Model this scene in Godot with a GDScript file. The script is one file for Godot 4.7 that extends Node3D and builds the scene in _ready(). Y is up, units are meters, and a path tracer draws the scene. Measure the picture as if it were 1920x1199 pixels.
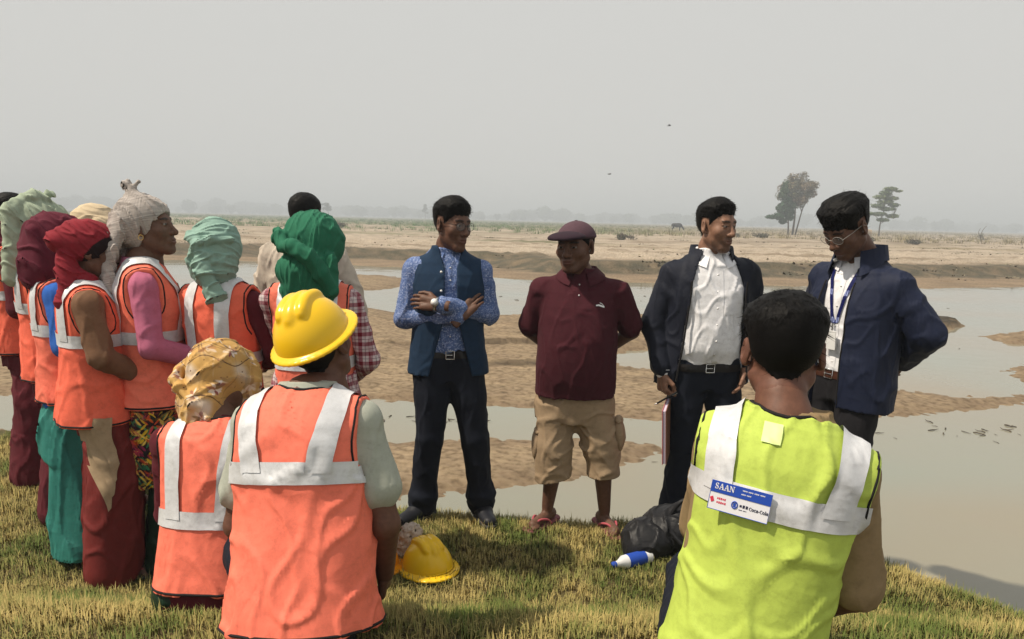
extends Node3D

# ------------------------------------------------------------------ fields
# A distance grid that shapes are stamped into and that is meshed as surface nets.
class Field:
	var o: Vector3
	var h: float
	var nx: int
	var ny: int
	var nz: int
	var d: PackedFloat32Array
	var pad := 0.0

	func _init(lo: Vector3, hi: Vector3, cell: float):
		h = cell
		o = lo
		nx = int(ceil((hi.x - lo.x) / h)) + 2
		ny = int(ceil((hi.y - lo.y) / h)) + 2
		nz = int(ceil((hi.z - lo.z) / h)) + 2
		d = PackedFloat32Array()
		d.resize(nx * ny * nz)
		d.fill(0.2)

	func span(lo: Vector3, hi: Vector3) -> PackedInt32Array:
		return PackedInt32Array([
			clampi(int(floor((lo.x - o.x) / h)), 0, nx - 1), clampi(int(ceil((hi.x - o.x) / h)), 0, nx - 1),
			clampi(int(floor((lo.y - o.y) / h)), 0, ny - 1), clampi(int(ceil((hi.y - o.y) / h)), 0, ny - 1),
			clampi(int(floor((lo.z - o.z) / h)), 0, nz - 1), clampi(int(ceil((hi.z - o.z) / h)), 0, nz - 1)])

	# tapered capsule, squashed along the unit vector n by s (> 1 is thinner); cut = subtract it
	func cap(a: Vector3, b: Vector3, ra: float, rb: float, k := 0.02, n := Vector3.ZERO, s := 1.0, cut := false) -> void:
		var m := maxf(ra, rb) + k + 3.0 * h + pad
		var r := span(Vector3(minf(a.x, b.x) - m, minf(a.y, b.y) - m, minf(a.z, b.z) - m), Vector3(maxf(a.x, b.x) + m, maxf(a.y, b.y) + m, maxf(a.z, b.z) + m))
		var ab := b - a
		var flat := s != 1.0
		if flat:
			ab = ab + n * (n.dot(ab) * (s - 1.0))
		var l2 := maxf(ab.length_squared(), 1e-9)
		var dr := rb - ra
		for iz in range(r[4], r[5] + 1):
			for iy in range(r[2], r[3] + 1):
				var at := (iz * ny + iy) * nx
				var y := o.y + iy * h - a.y
				var z := o.z + iz * h - a.z
				for ix in range(r[0], r[1] + 1):
					var p := Vector3(o.x + ix * h - a.x, y, z)
					if flat:
						p += n * (n.dot(p) * (s - 1.0))
					var t := clampf(p.dot(ab) / l2, 0.0, 1.0)
					var v := (p - ab * t).length() - ra - dr * t
					if flat and v > 0.0:
						v /= s
					var i := at + ix
					var w := d[i]
					if cut:
						v = -v
						if v > w - k:
							var q := maxf(k - absf(v - w), 0.0)
							d[i] = maxf(v, w) + q * q / (4.0 * k)
					elif v < w + k:
						var q := maxf(k - absf(v - w), 0.0)
						d[i] = minf(v, w) - q * q / (4.0 * k)

	func ball(c: Vector3, r: float, k := 0.02, cut := false) -> void:
		cap(c, c + Vector3(0, 0.0001, 0), r, r, k, Vector3.ZERO, 1.0, cut)

	# ellipsoid with radii r in the axes of basis b
	func egg(c: Vector3, r: Vector3, k := 0.02, b := Basis.IDENTITY, cut := false) -> void:
		var m := maxf(r.x, maxf(r.y, r.z))
		var ext := Vector3(
			sqrt(pow(b.x.x * r.x, 2) + pow(b.y.x * r.y, 2) + pow(b.z.x * r.z, 2)),
			sqrt(pow(b.x.y * r.x, 2) + pow(b.y.y * r.y, 2) + pow(b.z.y * r.z, 2)),
			sqrt(pow(b.x.z * r.x, 2) + pow(b.y.z * r.y, 2) + pow(b.z.z * r.z, 2))) + Vector3.ONE * (k + 3.0 * h + pad)
		var g := span(c - ext, c + ext)
		var ax := b.x / r.x
		var ay := b.y / r.y
		var az := b.z / r.z
		var least := minf(r.x, minf(r.y, r.z))
		for iz in range(g[4], g[5] + 1):
			for iy in range(g[2], g[3] + 1):
				var at := (iz * ny + iy) * nx
				for ix in range(g[0], g[1] + 1):
					var p := Vector3(o.x + ix * h, o.y + iy * h, o.z + iz * h) - c
					var q := sqrt(pow(p.dot(ax), 2) + pow(p.dot(ay), 2) + pow(p.dot(az), 2))
					var v := -least
					if q > 0.05:
						v = p.length() * (1.0 - 1.0 / q)
					var i := at + ix
					var w := d[i]
					if cut:
						v = -v
						if v > w - k:
							var e := maxf(k - absf(v - w), 0.0)
							d[i] = maxf(v, w) + e * e / (4.0 * k)
					elif v < w + k:
						var e := maxf(k - absf(v - w), 0.0)
						d[i] = minf(v, w) - e * e / (4.0 * k)

	# upright loft through rows [y, half width, depth in front, depth behind, centre x, centre z], flat ends; n > 2 is boxier
	func loft(rows: Array, k := 0.02, n := 2.3) -> void:
		var last := rows.size() - 1
		var big := 0.0
		var clo := Vector3(9, 0, 9)
		var chi := Vector3(-9, 0, -9)
		for q in rows:
			clo = Vector3(minf(clo.x, q[4] - q[1]), 0, minf(clo.z, q[5] - q[3]))
			chi = Vector3(maxf(chi.x, q[4] + q[1]), 0, maxf(chi.z, q[5] + q[2]))
		clo.y = rows[0][0]
		chi.y = rows[last][0]
		big = k + 3.0 * h
		var g := span(clo - Vector3.ONE * big, chi + Vector3.ONE * big)
		for iy in range(g[2], g[3] + 1):
			var y := o.y + iy * h
			var j := 0
			while j < last - 1 and y > rows[j + 1][0]:
				j += 1
			var t := clampf((y - rows[j][0]) / (rows[j + 1][0] - rows[j][0]), 0.0, 1.0)
			# catmull-rom over the rows
			var v := [0.0, 0.0, 0.0, 0.0, 0.0]
			for c in 5:
				v[c] = cubic_interpolate(rows[j][c + 1], rows[j + 1][c + 1], rows[maxi(j - 1, 0)][c + 1], rows[mini(j + 2, last)][c + 1], t)
			var rx := maxf(v[0], 0.004)
			var rf := maxf(v[1], 0.004)
			var rb := maxf(v[2], 0.004)
			var cx: float = v[3]
			var cz: float = v[4]
			var end := maxf(rows[0][0] - y, y - rows[last][0])
			for iz in range(g[4], g[5] + 1):
				var z := o.z + iz * h - cz
				var rz := rf if z > 0.0 else rb
				var zq := pow(absf(z) / rz, n)
				var at := (iz * ny + iy) * nx
				for ix in range(g[0], g[1] + 1):
					var x := o.x + ix * h - cx
					var q := pow(pow(absf(x) / rx, n) + zq, 1.0 / n)
					var s := -minf(rx, rz)
					if q > 0.1:
						s = sqrt(x * x + z * z) * (1.0 - 1.0 / q)
					s = maxf(s, end)
					var i := at + ix
					var w := d[i]
					if s < w + k:
						var e := maxf(k - absf(s - w), 0.0)
						d[i] = minf(s, w) - e * e / (4.0 * k)

	# f(p, d) -> d over the cells near the surface
	func mod(f: Callable, near := 3.0) -> void:
		var lim := near * h
		for iz in nz:
			for iy in ny:
				var at := (iz * ny + iy) * nx
				for ix in nx:
					var w := d[at + ix]
					if w < lim and w > -lim:
						d[at + ix] = f.call(Vector3(o.x + ix * h, o.y + iy * h, o.z + iz * h), w)

	# keep only where f(p) < 0 (cuts everywhere, not just near the surface)
	func keep(f: Callable) -> void:
		for iz in nz:
			for iy in ny:
				var at := (iz * ny + iy) * nx
				for ix in nx:
					var w := d[at + ix]
					if w < 4.0 * h:
						d[at + ix] = maxf(w, f.call(Vector3(o.x + ix * h, o.y + iy * h, o.z + iz * h)))

	# displacement by noise sampled at b * p; mode 1 dents, mode 2 raises thin folds
	func wrinkle(noise: FastNoiseLite, amp: float, b: Basis, mode := 0) -> void:
		var lim := 3.0 * h
		for iz in nz:
			for iy in ny:
				var at := (iz * ny + iy) * nx
				for ix in nx:
					var w := d[at + ix]
					if w < lim and w > -lim:
						var v := noise.get_noise_3dv(b * Vector3(o.x + ix * h, o.y + iy * h, o.z + iz * h))
						if mode == 1:
							v = absf(v) * 2.0 - 0.5
						elif mode == 2:
							v = maxf(0.0, 1.0 - absf(v) / 0.26)
							v = 0.2 - v * v * (3.0 - 2.0 * v)
						d[at + ix] = w + amp * v

	func chain(pts: Array, r: Array, k := 0.01, n := Vector3.ZERO, s := 1.0) -> void:
		for j in pts.size() - 1:
			cap(pts[j], pts[j + 1], r[mini(j, r.size() - 1)], r[mini(j + 1, r.size() - 1)], k, n, s)

	func shell(th: float) -> void:
		for i in d.size():
			if d[i] < 0.0: d[i] = maxf(d[i], -d[i] - th)

	func copy() -> Field:
		var f := Field.new(o, o + Vector3.ONE * h, h)
		f.nx = nx
		f.ny = ny
		f.nz = nz
		f.d = d.duplicate()
		return f

	func val(p: Vector3) -> float:
		var q := (p - o) / h
		var ix := int(floor(q.x))
		var iy := int(floor(q.y))
		var iz := int(floor(q.z))
		if ix < 0 or iy < 0 or iz < 0 or ix >= nx - 1 or iy >= ny - 1 or iz >= nz - 1:
			return 0.2
		var fx := q.x - ix
		var fy := q.y - iy
		var fz := q.z - iz
		var i := (iz * ny + iy) * nx + ix
		var s := nx * ny
		var a := lerpf(lerpf(d[i], d[i + 1], fx), lerpf(d[i + nx], d[i + nx + 1], fx), fy)
		var b := lerpf(lerpf(d[i + s], d[i + s + 1], fx), lerpf(d[i + s + nx], d[i + s + nx + 1], fx), fy)
		return lerpf(a, b, fz)

	func grad(p: Vector3) -> Vector3:
		var e := h * 0.8
		return Vector3(val(p + Vector3(e, 0, 0)) - val(p - Vector3(e, 0, 0)), val(p + Vector3(0, e, 0)) - val(p - Vector3(0, e, 0)), val(p + Vector3(0, 0, e)) - val(p - Vector3(0, 0, e))).normalized()

	# first surface point from p along dir, or INF
	func hit(p: Vector3, dir: Vector3, far := 1.0) -> Vector3:
		var t := 0.0
		var prev := 0.2
		while t < far:
			var v := val(p + dir * t)
			if v < 0.0:
				return p + dir * (t - h * 0.5 * (-v) / maxf(prev - v, 1e-6))
			prev = v
			t += h * 0.5
		return Vector3.INF

	# surface nets: [vertices, normals, indices]
	func net() -> Array:
		var vs := PackedVector3Array()
		var ns := PackedVector3Array()
		var idx := PackedInt32Array()
		var id := PackedInt32Array()
		id.resize(nx * ny * nz)
		id.fill(-1)
		var sy := nx
		var sz := nx * ny
		var lim := 2.6 * h
		for iz in nz - 1:
			for iy in ny - 1:
				var at := iz * sz + iy * sy
				for ix in nx - 1:
					var i := at + ix
					var c0 := d[i]
					if c0 > lim or c0 < -lim:
						continue
					var c1 := d[i + 1]
					var c2 := d[i + sy]
					var c3 := d[i + sy + 1]
					var c4 := d[i + sz]
					var c5 := d[i + sz + 1]
					var c6 := d[i + sz + sy]
					var c7 := d[i + sz + sy + 1]
					var neg := int(c0 < 0) + int(c1 < 0) + int(c2 < 0) + int(c3 < 0) + int(c4 < 0) + int(c5 < 0) + int(c6 < 0) + int(c7 < 0)
					if neg == 0 or neg == 8:
						continue
					var s := Vector3.ZERO
					var n := 0
					if (c0 < 0) != (c1 < 0): s += Vector3(c0 / (c0 - c1), 0, 0); n += 1
					if (c2 < 0) != (c3 < 0): s += Vector3(c2 / (c2 - c3), 1, 0); n += 1
					if (c4 < 0) != (c5 < 0): s += Vector3(c4 / (c4 - c5), 0, 1); n += 1
					if (c6 < 0) != (c7 < 0): s += Vector3(c6 / (c6 - c7), 1, 1); n += 1
					if (c0 < 0) != (c2 < 0): s += Vector3(0, c0 / (c0 - c2), 0); n += 1
					if (c1 < 0) != (c3 < 0): s += Vector3(1, c1 / (c1 - c3), 0); n += 1
					if (c4 < 0) != (c6 < 0): s += Vector3(0, c4 / (c4 - c6), 1); n += 1
					if (c5 < 0) != (c7 < 0): s += Vector3(1, c5 / (c5 - c7), 1); n += 1
					if (c0 < 0) != (c4 < 0): s += Vector3(0, 0, c0 / (c0 - c4)); n += 1
					if (c1 < 0) != (c5 < 0): s += Vector3(1, 0, c1 / (c1 - c5)); n += 1
					if (c2 < 0) != (c6 < 0): s += Vector3(0, 1, c2 / (c2 - c6)); n += 1
					if (c3 < 0) != (c7 < 0): s += Vector3(1, 1, c3 / (c3 - c7)); n += 1
					id[i] = vs.size()
					vs.append(o + (Vector3(ix, iy, iz) + s / n) * h)
					ns.append(Vector3(c1 + c3 + c5 + c7 - c0 - c2 - c4 - c6, c2 + c3 + c6 + c7 - c0 - c1 - c4 - c5, c4 + c5 + c6 + c7 - c0 - c1 - c2 - c3).normalized())
					if iy > 0 and iz > 0 and (c0 < 0) != (c1 < 0):
						quad(idx, id[i - sy - sz], id[i - sz], id[i], id[i - sy], c0 < 0)
					if ix > 0 and iz > 0 and (c0 < 0) != (c2 < 0):
						quad(idx, id[i - 1 - sz], id[i - 1], id[i], id[i - sz], c0 < 0)
					if ix > 0 and iy > 0 and (c0 < 0) != (c4 < 0):
						quad(idx, id[i - 1 - sy], id[i - sy], id[i], id[i - 1], c0 < 0)
		return [vs, ns, idx]

	func quad(idx: PackedInt32Array, a: int, b: int, c: int, e: int, flip: bool) -> void:
		if a < 0 or b < 0 or c < 0 or e < 0:
			return
		if flip:
			idx.append_array(PackedInt32Array([a, c, b, a, e, c]))
		else:
			idx.append_array(PackedInt32Array([a, b, c, a, c, e]))


# joins several [vertices, normals, indices, colours] into one mesh
class Sheet:
	var v := PackedVector3Array()
	var n := PackedVector3Array()
	var c := PackedColorArray()
	var i := PackedInt32Array()

	func add(a: Array, t: Transform3D, col) -> void:
		var base := v.size()
		var vs: PackedVector3Array = a[0]
		var ns: PackedVector3Array = a[1]
		var nb := t.basis.inverse().transposed()
		for k in vs.size():
			v.append(t * vs[k])
			n.append((nb * ns[k]).normalized())
			c.append(col if col is Color else col.call(vs[k], ns[k]))
		for k in a[2]:
			i.append(base + k)

	func mesh() -> ArrayMesh:
		for t in range(0, i.size(), 3):         # every face turned to the side its normals point to
			var a := v[i[t]]
			if (v[i[t + 1]] - a).cross(v[i[t + 2]] - a).dot(n[i[t]] + n[i[t + 1]] + n[i[t + 2]]) > 0.0:
				var k := i[t + 1]
				i[t + 1] = i[t + 2]
				i[t + 2] = k
		var arr := []
		arr.resize(Mesh.ARRAY_MAX)
		arr[Mesh.ARRAY_VERTEX] = v
		arr[Mesh.ARRAY_NORMAL] = n
		arr[Mesh.ARRAY_COLOR] = c
		arr[Mesh.ARRAY_INDEX] = i
		var m := ArrayMesh.new()
		m.add_surface_from_arrays(Mesh.PRIMITIVE_TRIANGLES, arr)
		return m

# ------------------------------------------------------------------ small tools
var M := {}
var taken := {}
var wr := FastNoiseLite.new()
var fine := FastNoiseLite.new()
var head_net: Array
var head_field: Field
var hand_net: Array
var fist_net: Array
var clock := 0

func lap(what: String) -> void:
	var t := Time.get_ticks_msec()
	print(what, " ", t - clock, " ms")
	clock = t

func numbered(called: String) -> String:
	if not taken.has(called):
		taken[called] = 0
		return called
	taken[called] += 1
	return "%s_%03d" % [called, taken[called]]

func tag(o: Node, label: String, category: String, group := "", kind := "") -> void:
	if label: o.set_meta("label", label)
	if category: o.set_meta("category", category)
	if group: o.set_meta("group", group)
	if kind: o.set_meta("kind", kind)

func thing(called: String, at: Vector3, turn: float, label: String, category: String, group := "") -> Node3D:
	var o := Node3D.new()
	o.name = numbered(called)
	add_child(o)
	o.position = at
	o.rotation.y = turn
	tag(o, label, category, group)
	return o

func put(mesh: Mesh, called: String, material: Material, parent: Node, t := Transform3D.IDENTITY, label := "") -> MeshInstance3D:
	var o := MeshInstance3D.new()
	o.mesh = mesh
	o.name = called
	o.material_override = material
	o.transform = t
	if label: o.set_meta("label", label)
	parent.add_child(o, true)
	return o

# a field meshed and hung under parent
func wear(f: Field, called: String, material: Material, parent: Node, t := Transform3D.IDENTITY, col = Color.WHITE) -> MeshInstance3D:
	var k := Sheet.new()
	k.add(f.net(), Transform3D.IDENTITY, col)
	return put(k.mesh(), called, material, parent, t)

func rgb(r: float, g: float, b: float) -> Color:      # linear base colour -> albedo_color
	return Color(r, g, b).linear_to_srgb()

func noise_tex(freq: float, seed_: int, w := 256, normal := false, strength := 4.0, ramp: Gradient = null, oct := 4, type := FastNoiseLite.TYPE_SIMPLEX_SMOOTH, ridged := false, gain := 0.5) -> NoiseTexture2D:
	var n := FastNoiseLite.new()
	n.noise_type = type
	n.seed = seed_
	n.frequency = freq
	n.fractal_octaves = oct
	n.fractal_gain = gain
	n.fractal_type = FastNoiseLite.FRACTAL_RIDGED if ridged else FastNoiseLite.FRACTAL_FBM
	var t := NoiseTexture2D.new()
	t.width = w
	t.height = w
	t.seamless = true
	t.noise = n
	t.as_normal_map = normal
	t.bump_strength = strength
	if ramp: t.color_ramp = ramp
	return t

func ramp(stops: Array) -> Gradient:
	var g := Gradient.new()
	var offs := PackedFloat32Array()
	var cols := PackedColorArray()
	for s in stops:
		offs.append(s[0])
		cols.append(s[1])
	g.offsets = offs
	g.colors = cols
	return g

func mat(c: Color, rough := 0.85, tex: Texture2D = null, normal: Texture2D = null, scale := 3.0, nscale := 1.0) -> StandardMaterial3D:
	var m := StandardMaterial3D.new()
	m.albedo_color = c
	m.roughness = rough
	m.metallic_specular = 0.35
	if tex: m.albedo_texture = tex
	if normal:
		m.normal_enabled = true
		m.normal_texture = normal
		m.normal_scale = nscale
	if tex or normal:
		m.uv1_triplanar = true
		m.uv1_scale = Vector3.ONE * scale
	m.vertex_color_use_as_albedo = true
	return m

# tube of given radii through points
func tube(pts: Array, r: Array, sides := 7, sk: Sheet = null, col := Color.WHITE) -> Sheet:
	if sk == null: sk = Sheet.new()
	var base := sk.v.size()
	var prev := Vector3(0.31, 0.87, 0.2)
	for i in pts.size():
		var dir: Vector3 = (pts[mini(i + 1, pts.size() - 1)] - pts[maxi(i - 1, 0)]).normalized()
		var u := (prev - dir * prev.dot(dir))
		if u.length() < 0.05: u = dir.cross(Vector3(0.9, 0.1, 0.4))
		u = u.normalized()
		prev = u
		var w := dir.cross(u)
		var rr: float = r[i] if r.size() > 1 else r[0]
		for s in sides:
			var a := TAU * s / sides
			var n := u * cos(a) + w * sin(a)
			sk.v.append(pts[i] + n * rr)
			sk.n.append(n)
			sk.c.append(col)
	for i in pts.size() - 1:
		for s in sides:
			var a := base + i * sides + s
			var b := base + i * sides + (s + 1) % sides
			sk.i.append_array(PackedInt32Array([a, b, a + sides, b, b + sides, a + sides]))
	for e in [0, pts.size() - 1]:
		var c := sk.v.size()
		sk.v.append(pts[e])
		sk.n.append((pts[e] - pts[1 if e == 0 else e - 1]).normalized())
		sk.c.append(col)
		for s in sides:
			sk.i.append_array(PackedInt32Array([c, base + e * sides + s, base + e * sides + (s + 1) % sides]))
	return sk

# a smooth path through control points
func path(ctrl: Array, steps := 6) -> Array:
	var out := []
	for i in ctrl.size() - 1:
		for s in steps:
			var t := float(s) / steps
			out.append(ctrl[i].cubic_interpolate(ctrl[i + 1], ctrl[maxi(i - 1, 0)], ctrl[mini(i + 2, ctrl.size() - 1)], t))
	out.append(ctrl[-1])
	return out

# box with chamfered edges, centred
func block(size: Vector3, bevel: float, sk: Sheet = null, t := Transform3D.IDENTITY, col := Color.WHITE) -> Sheet:
	if sk == null: sk = Sheet.new()
	var hs := size * 0.5
	var f := func(a: Vector3, b: Vector3, c: Vector3, e: Vector3):
		var base := sk.v.size()
		var n := (b - a).cross(e - a).normalized()
		if n.dot(a + b + c + e) < 0: n = -n
		for p in [a, b, c, e]:
			sk.v.append(t * p)
			sk.n.append((t.basis * n).normalized())
			sk.c.append(col)
		sk.i.append_array(PackedInt32Array([base, base + 1, base + 2, base, base + 2, base + 3]))
	for ax in 3:
		var u := (ax + 1) % 3
		var w := (ax + 2) % 3
		for s in [-1.0, 1.0]:
			var q := []
			for c in [[-1, -1], [1, -1], [1, 1], [-1, 1]]:
				var p := Vector3.ZERO
				p[ax] = s * hs[ax]
				p[u] = c[0] * (hs[u] - bevel)
				p[w] = c[1] * (hs[w] - bevel)
				q.append(p)
			f.call(q[0], q[1], q[2], q[3])
			for s2 in [-1.0, 1.0]:
				var e := []
				for c in [[0, -1], [0, 1], [1, 1], [1, -1]]:
					var p := Vector3.ZERO
					p[w] = c[1] * (hs[w] - bevel)
					p[ax] = s * (hs[ax] if c[0] == 0 else hs[ax] - bevel)
					p[u] = s2 * (hs[u] - bevel if c[0] == 0 else hs[u])
					e.append(p)
				f.call(e[0], e[1], e[2], e[3])
	return sk

# a ribbon laid on a field: samples are [from, towards, across]; width split in cols
func ribbon(f: Field, samples: Array, width: float, cols := 4, lift := 0.003, sk: Sheet = null, col := Color.WHITE) -> Sheet:
	if sk == null: sk = Sheet.new()
	var rows := []
	for s in samples:
		var row := []
		for j in cols + 1:
			var p: Vector3 = s[0] + s[2] * (width * (float(j) / cols - 0.5))
			var q := f.hit(p, s[1], 0.6)
			if q == Vector3.INF:
				row.append(-1)
				continue
			var n := f.grad(q)
			row.append(sk.v.size())
			sk.v.append(q + n * lift)
			sk.n.append(n)
			sk.c.append(col)
		rows.append(row)
	for i in rows.size() - 1:
		for j in cols:
			var a: int = rows[i][j]
			var b: int = rows[i][j + 1]
			var c: int = rows[i + 1][j + 1]
			var e: int = rows[i + 1][j]
			if mini(mini(a, b), mini(c, e)) < 0: continue
			if sk.v[a].distance_to(sk.v[e]) > 0.12 or sk.v[b].distance_to(sk.v[c]) > 0.12 or sk.v[a].distance_to(sk.v[b]) > 0.05: continue
			sk.i.append_array(PackedInt32Array([a, b, c, a, c, e]))
	return sk

# elbow or knee: joint between a and c with bone lengths la, lb, bent towards hint
func bend(a: Vector3, c: Vector3, la: float, lb: float, hint: Vector3) -> Vector3:
	var dir := c - a
	var dist := clampf(dir.length(), 0.05, la + lb - 0.002)
	dir = dir.normalized()
	var x := (la * la - lb * lb + dist * dist) / (2.0 * dist)
	var y := sqrt(maxf(la * la - x * x, 0.0))
	var u := (hint - dir * hint.dot(dir)).normalized()
	return a + dir * x + u * y

func frame(from: Vector3, y: Vector3, z: Vector3) -> Transform3D:
	var yy := y.normalized()
	var zz := (z - yy * z.dot(yy)).normalized()
	return Transform3D(Basis(yy.cross(zz), yy, zz), from)

# ------------------------------------------------------------------ heads and hands
func make_head() -> void:
	var f := Field.new(Vector3(-0.115, -0.2, -0.15), Vector3(0.115, 0.19, 0.145), 0.0036)
	f.pad = 0.05
	f.egg(Vector3(0, 0.028, -0.015), Vector3(0.074, 0.084, 0.096), 0.01)
	f.egg(Vector3(0, -0.03, 0.022), Vector3(0.06, 0.082, 0.066), 0.025)
	f.cap(Vector3(0, -0.09, -0.025), Vector3(0, -0.2, -0.04), 0.052, 0.056, 0.025)
	for s in [-1.0, 1.0]:
		f.cap(Vector3(s * 0.05, -0.055, 0.0), Vector3(s * 0.018, -0.1, 0.056), 0.017, 0.017, 0.03)
		f.ball(Vector3(s * 0.043, -0.022, 0.056), 0.022, 0.025)
	f.cap(Vector3(-0.01, -0.102, 0.064), Vector3(0.01, -0.102, 0.064), 0.016, 0.016, 0.022)
	f.cap(Vector3(-0.036, 0.026, 0.072), Vector3(0.036, 0.026, 0.072), 0.011, 0.011, 0.02)
	for s in [-1.0, 1.0]:
		f.egg(Vector3(s * 0.032, 0.006, 0.098), Vector3(0.021, 0.014, 0.022), 0.014, Basis.IDENTITY, true)
		f.ball(Vector3(s * 0.031, 0.005, 0.0725), 0.0128, 0.003)
		f.cap(Vector3(s * 0.017, 0.011, 0.082), Vector3(s * 0.046, 0.011, 0.074), 0.0042, 0.004, 0.004)
		f.cap(Vector3(s * 0.018, -0.004, 0.081), Vector3(s * 0.044, -0.003, 0.074), 0.003, 0.003, 0.004)
	f.pad = 0.0
	f.cap(Vector3(0, 0.016, 0.081), Vector3(0, -0.03, 0.103), 0.007, 0.0115, 0.012)
	f.ball(Vector3(0, -0.033, 0.102), 0.0125, 0.008)
	for s in [-1.0, 1.0]:
		f.ball(Vector3(s * 0.0135, -0.035, 0.092), 0.0092, 0.007)
		f.ball(Vector3(s * 0.007, -0.045, 0.1), 0.0035, 0.004, true)
	f.egg(Vector3(0, -0.066, 0.077), Vector3(0.028, 0.022, 0.014), 0.014)
	f.cap(Vector3(-0.017, -0.0615, 0.087), Vector3(0.017, -0.0615, 0.087), 0.0048, 0.0048, 0.006)
	f.cap(Vector3(-0.015, -0.0725, 0.086), Vector3(0.015, -0.0725, 0.086), 0.0062, 0.0062, 0.006)
	f.cap(Vector3(-0.024, -0.067, 0.091), Vector3(0.024, -0.067, 0.091), 0.002, 0.002, 0.003, Vector3.UP, 1.4, true)
	for s in [-1.0, 1.0]:
		var b := Basis(Vector3.UP, s * 0.42) * Basis(Vector3.RIGHT, -0.15)
		f.egg(Vector3(s * 0.079, -0.004, -0.014), Vector3(0.0075, 0.032, 0.019), 0.006, b)
		f.egg(Vector3(s * 0.086, 0.0, -0.011), Vector3(0.006, 0.02, 0.011), 0.004, b, true)
		f.ball(Vector3(s * 0.076, -0.03, -0.004), 0.008, 0.005)
	head_field = f
	head_net = f.net()

# open relaxed right hand: wrist at the origin, fingers towards -Y, palm facing +Z, thumb towards +X; curl bends the fingers to +Z
func make_hand(curl: float, thumb_in := 0.0) -> Array:
	var f := Field.new(Vector3(-0.065, -0.22, -0.05), Vector3(0.085, 0.05, 0.12), 0.0038)
	f.cap(Vector3(0, 0.045, 0), Vector3(0, -0.01, 0), 0.026, 0.024, 0.01, Vector3(0, 0, 1), 1.25)
	f.cap(Vector3(0.012, -0.02, 0), Vector3(0.02, -0.085, 0), 0.022, 0.019, 0.012, Vector3(0, 0, 1), 1.5)
	f.cap(Vector3(-0.012, -0.02, 0), Vector3(-0.022, -0.08, 0), 0.022, 0.018, 0.012, Vector3(0, 0, 1), 1.5)
	var lens := [0.078, 0.086, 0.08, 0.062]
	for q in 4:
		var x := 0.03 - q * 0.0195
		var p := Vector3(x, -0.088 + absf(q - 1.2) * 0.004, 0.0)
		var dir := Vector3((1.4 - q) * 0.04, -1, 0).normalized()
		var a := 0.0
		var rr := 0.0092 if q < 3 else 0.0078
		for j in 3:
			a += curl * [0.75, 1.0, 0.7][j]
			var dd := (dir * cos(a) + Vector3(0, 0, 1) * sin(a)).normalized()
			var l: float = lens[q] * [0.47, 0.3, 0.23][j]
			f.cap(p, p + dd * l, rr, rr - 0.0007, 0.003)
			p += dd * l
			rr -= 0.0007
	var t0 := Vector3(0.024, -0.03, 0.006)
	var t1 := Vector3(0.05, -0.062, 0.016 + 0.01 * thumb_in)
	var t2 := Vector3(0.054 - 0.012 * thumb_in, -0.096, 0.022 + 0.02 * thumb_in)
	var t3 := Vector3(0.05 - 0.022 * thumb_in, -0.12, 0.026 + 0.028 * thumb_in)
	f.cap(t0, t1, 0.016, 0.0115, 0.008)
	f.cap(t1, t2, 0.0108, 0.0098, 0.004)
	f.cap(t2, t3, 0.0096, 0.0085, 0.003)
	return f.net()

# ------------------------------------------------------------------ materials
func picture(w: int, h: int, draw: Callable) -> ImageTexture:
	var im := Image.create(w, h, false, Image.FORMAT_RGB8)
	draw.call(im)
	return ImageTexture.create_from_image(im)

func dab(im: Image, cx: float, cy: float, rx: float, ry: float, ang: float, c: Color, soft := 0.25) -> void:
	var w := im.get_width()
	var h := im.get_height()
	var r := int(ceil(maxf(rx, ry))) + 1
	for y in range(int(cy) - r, int(cy) + r + 1):
		for x in range(int(cx) - r, int(cx) + r + 1):
			var dx := x - cx
			var dy := y - cy
			var u := (dx * cos(ang) + dy * sin(ang)) / rx
			var v := (-dx * sin(ang) + dy * cos(ang)) / ry
			var q := sqrt(u * u + v * v)
			if q < 1.0:
				var px := posmod(x, w)
				var py := posmod(y, h)
				im.set_pixel(px, py, im.get_pixel(px, py).lerp(c, clampf((1.0 - q) / soft, 0.0, 1.0)))

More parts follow.
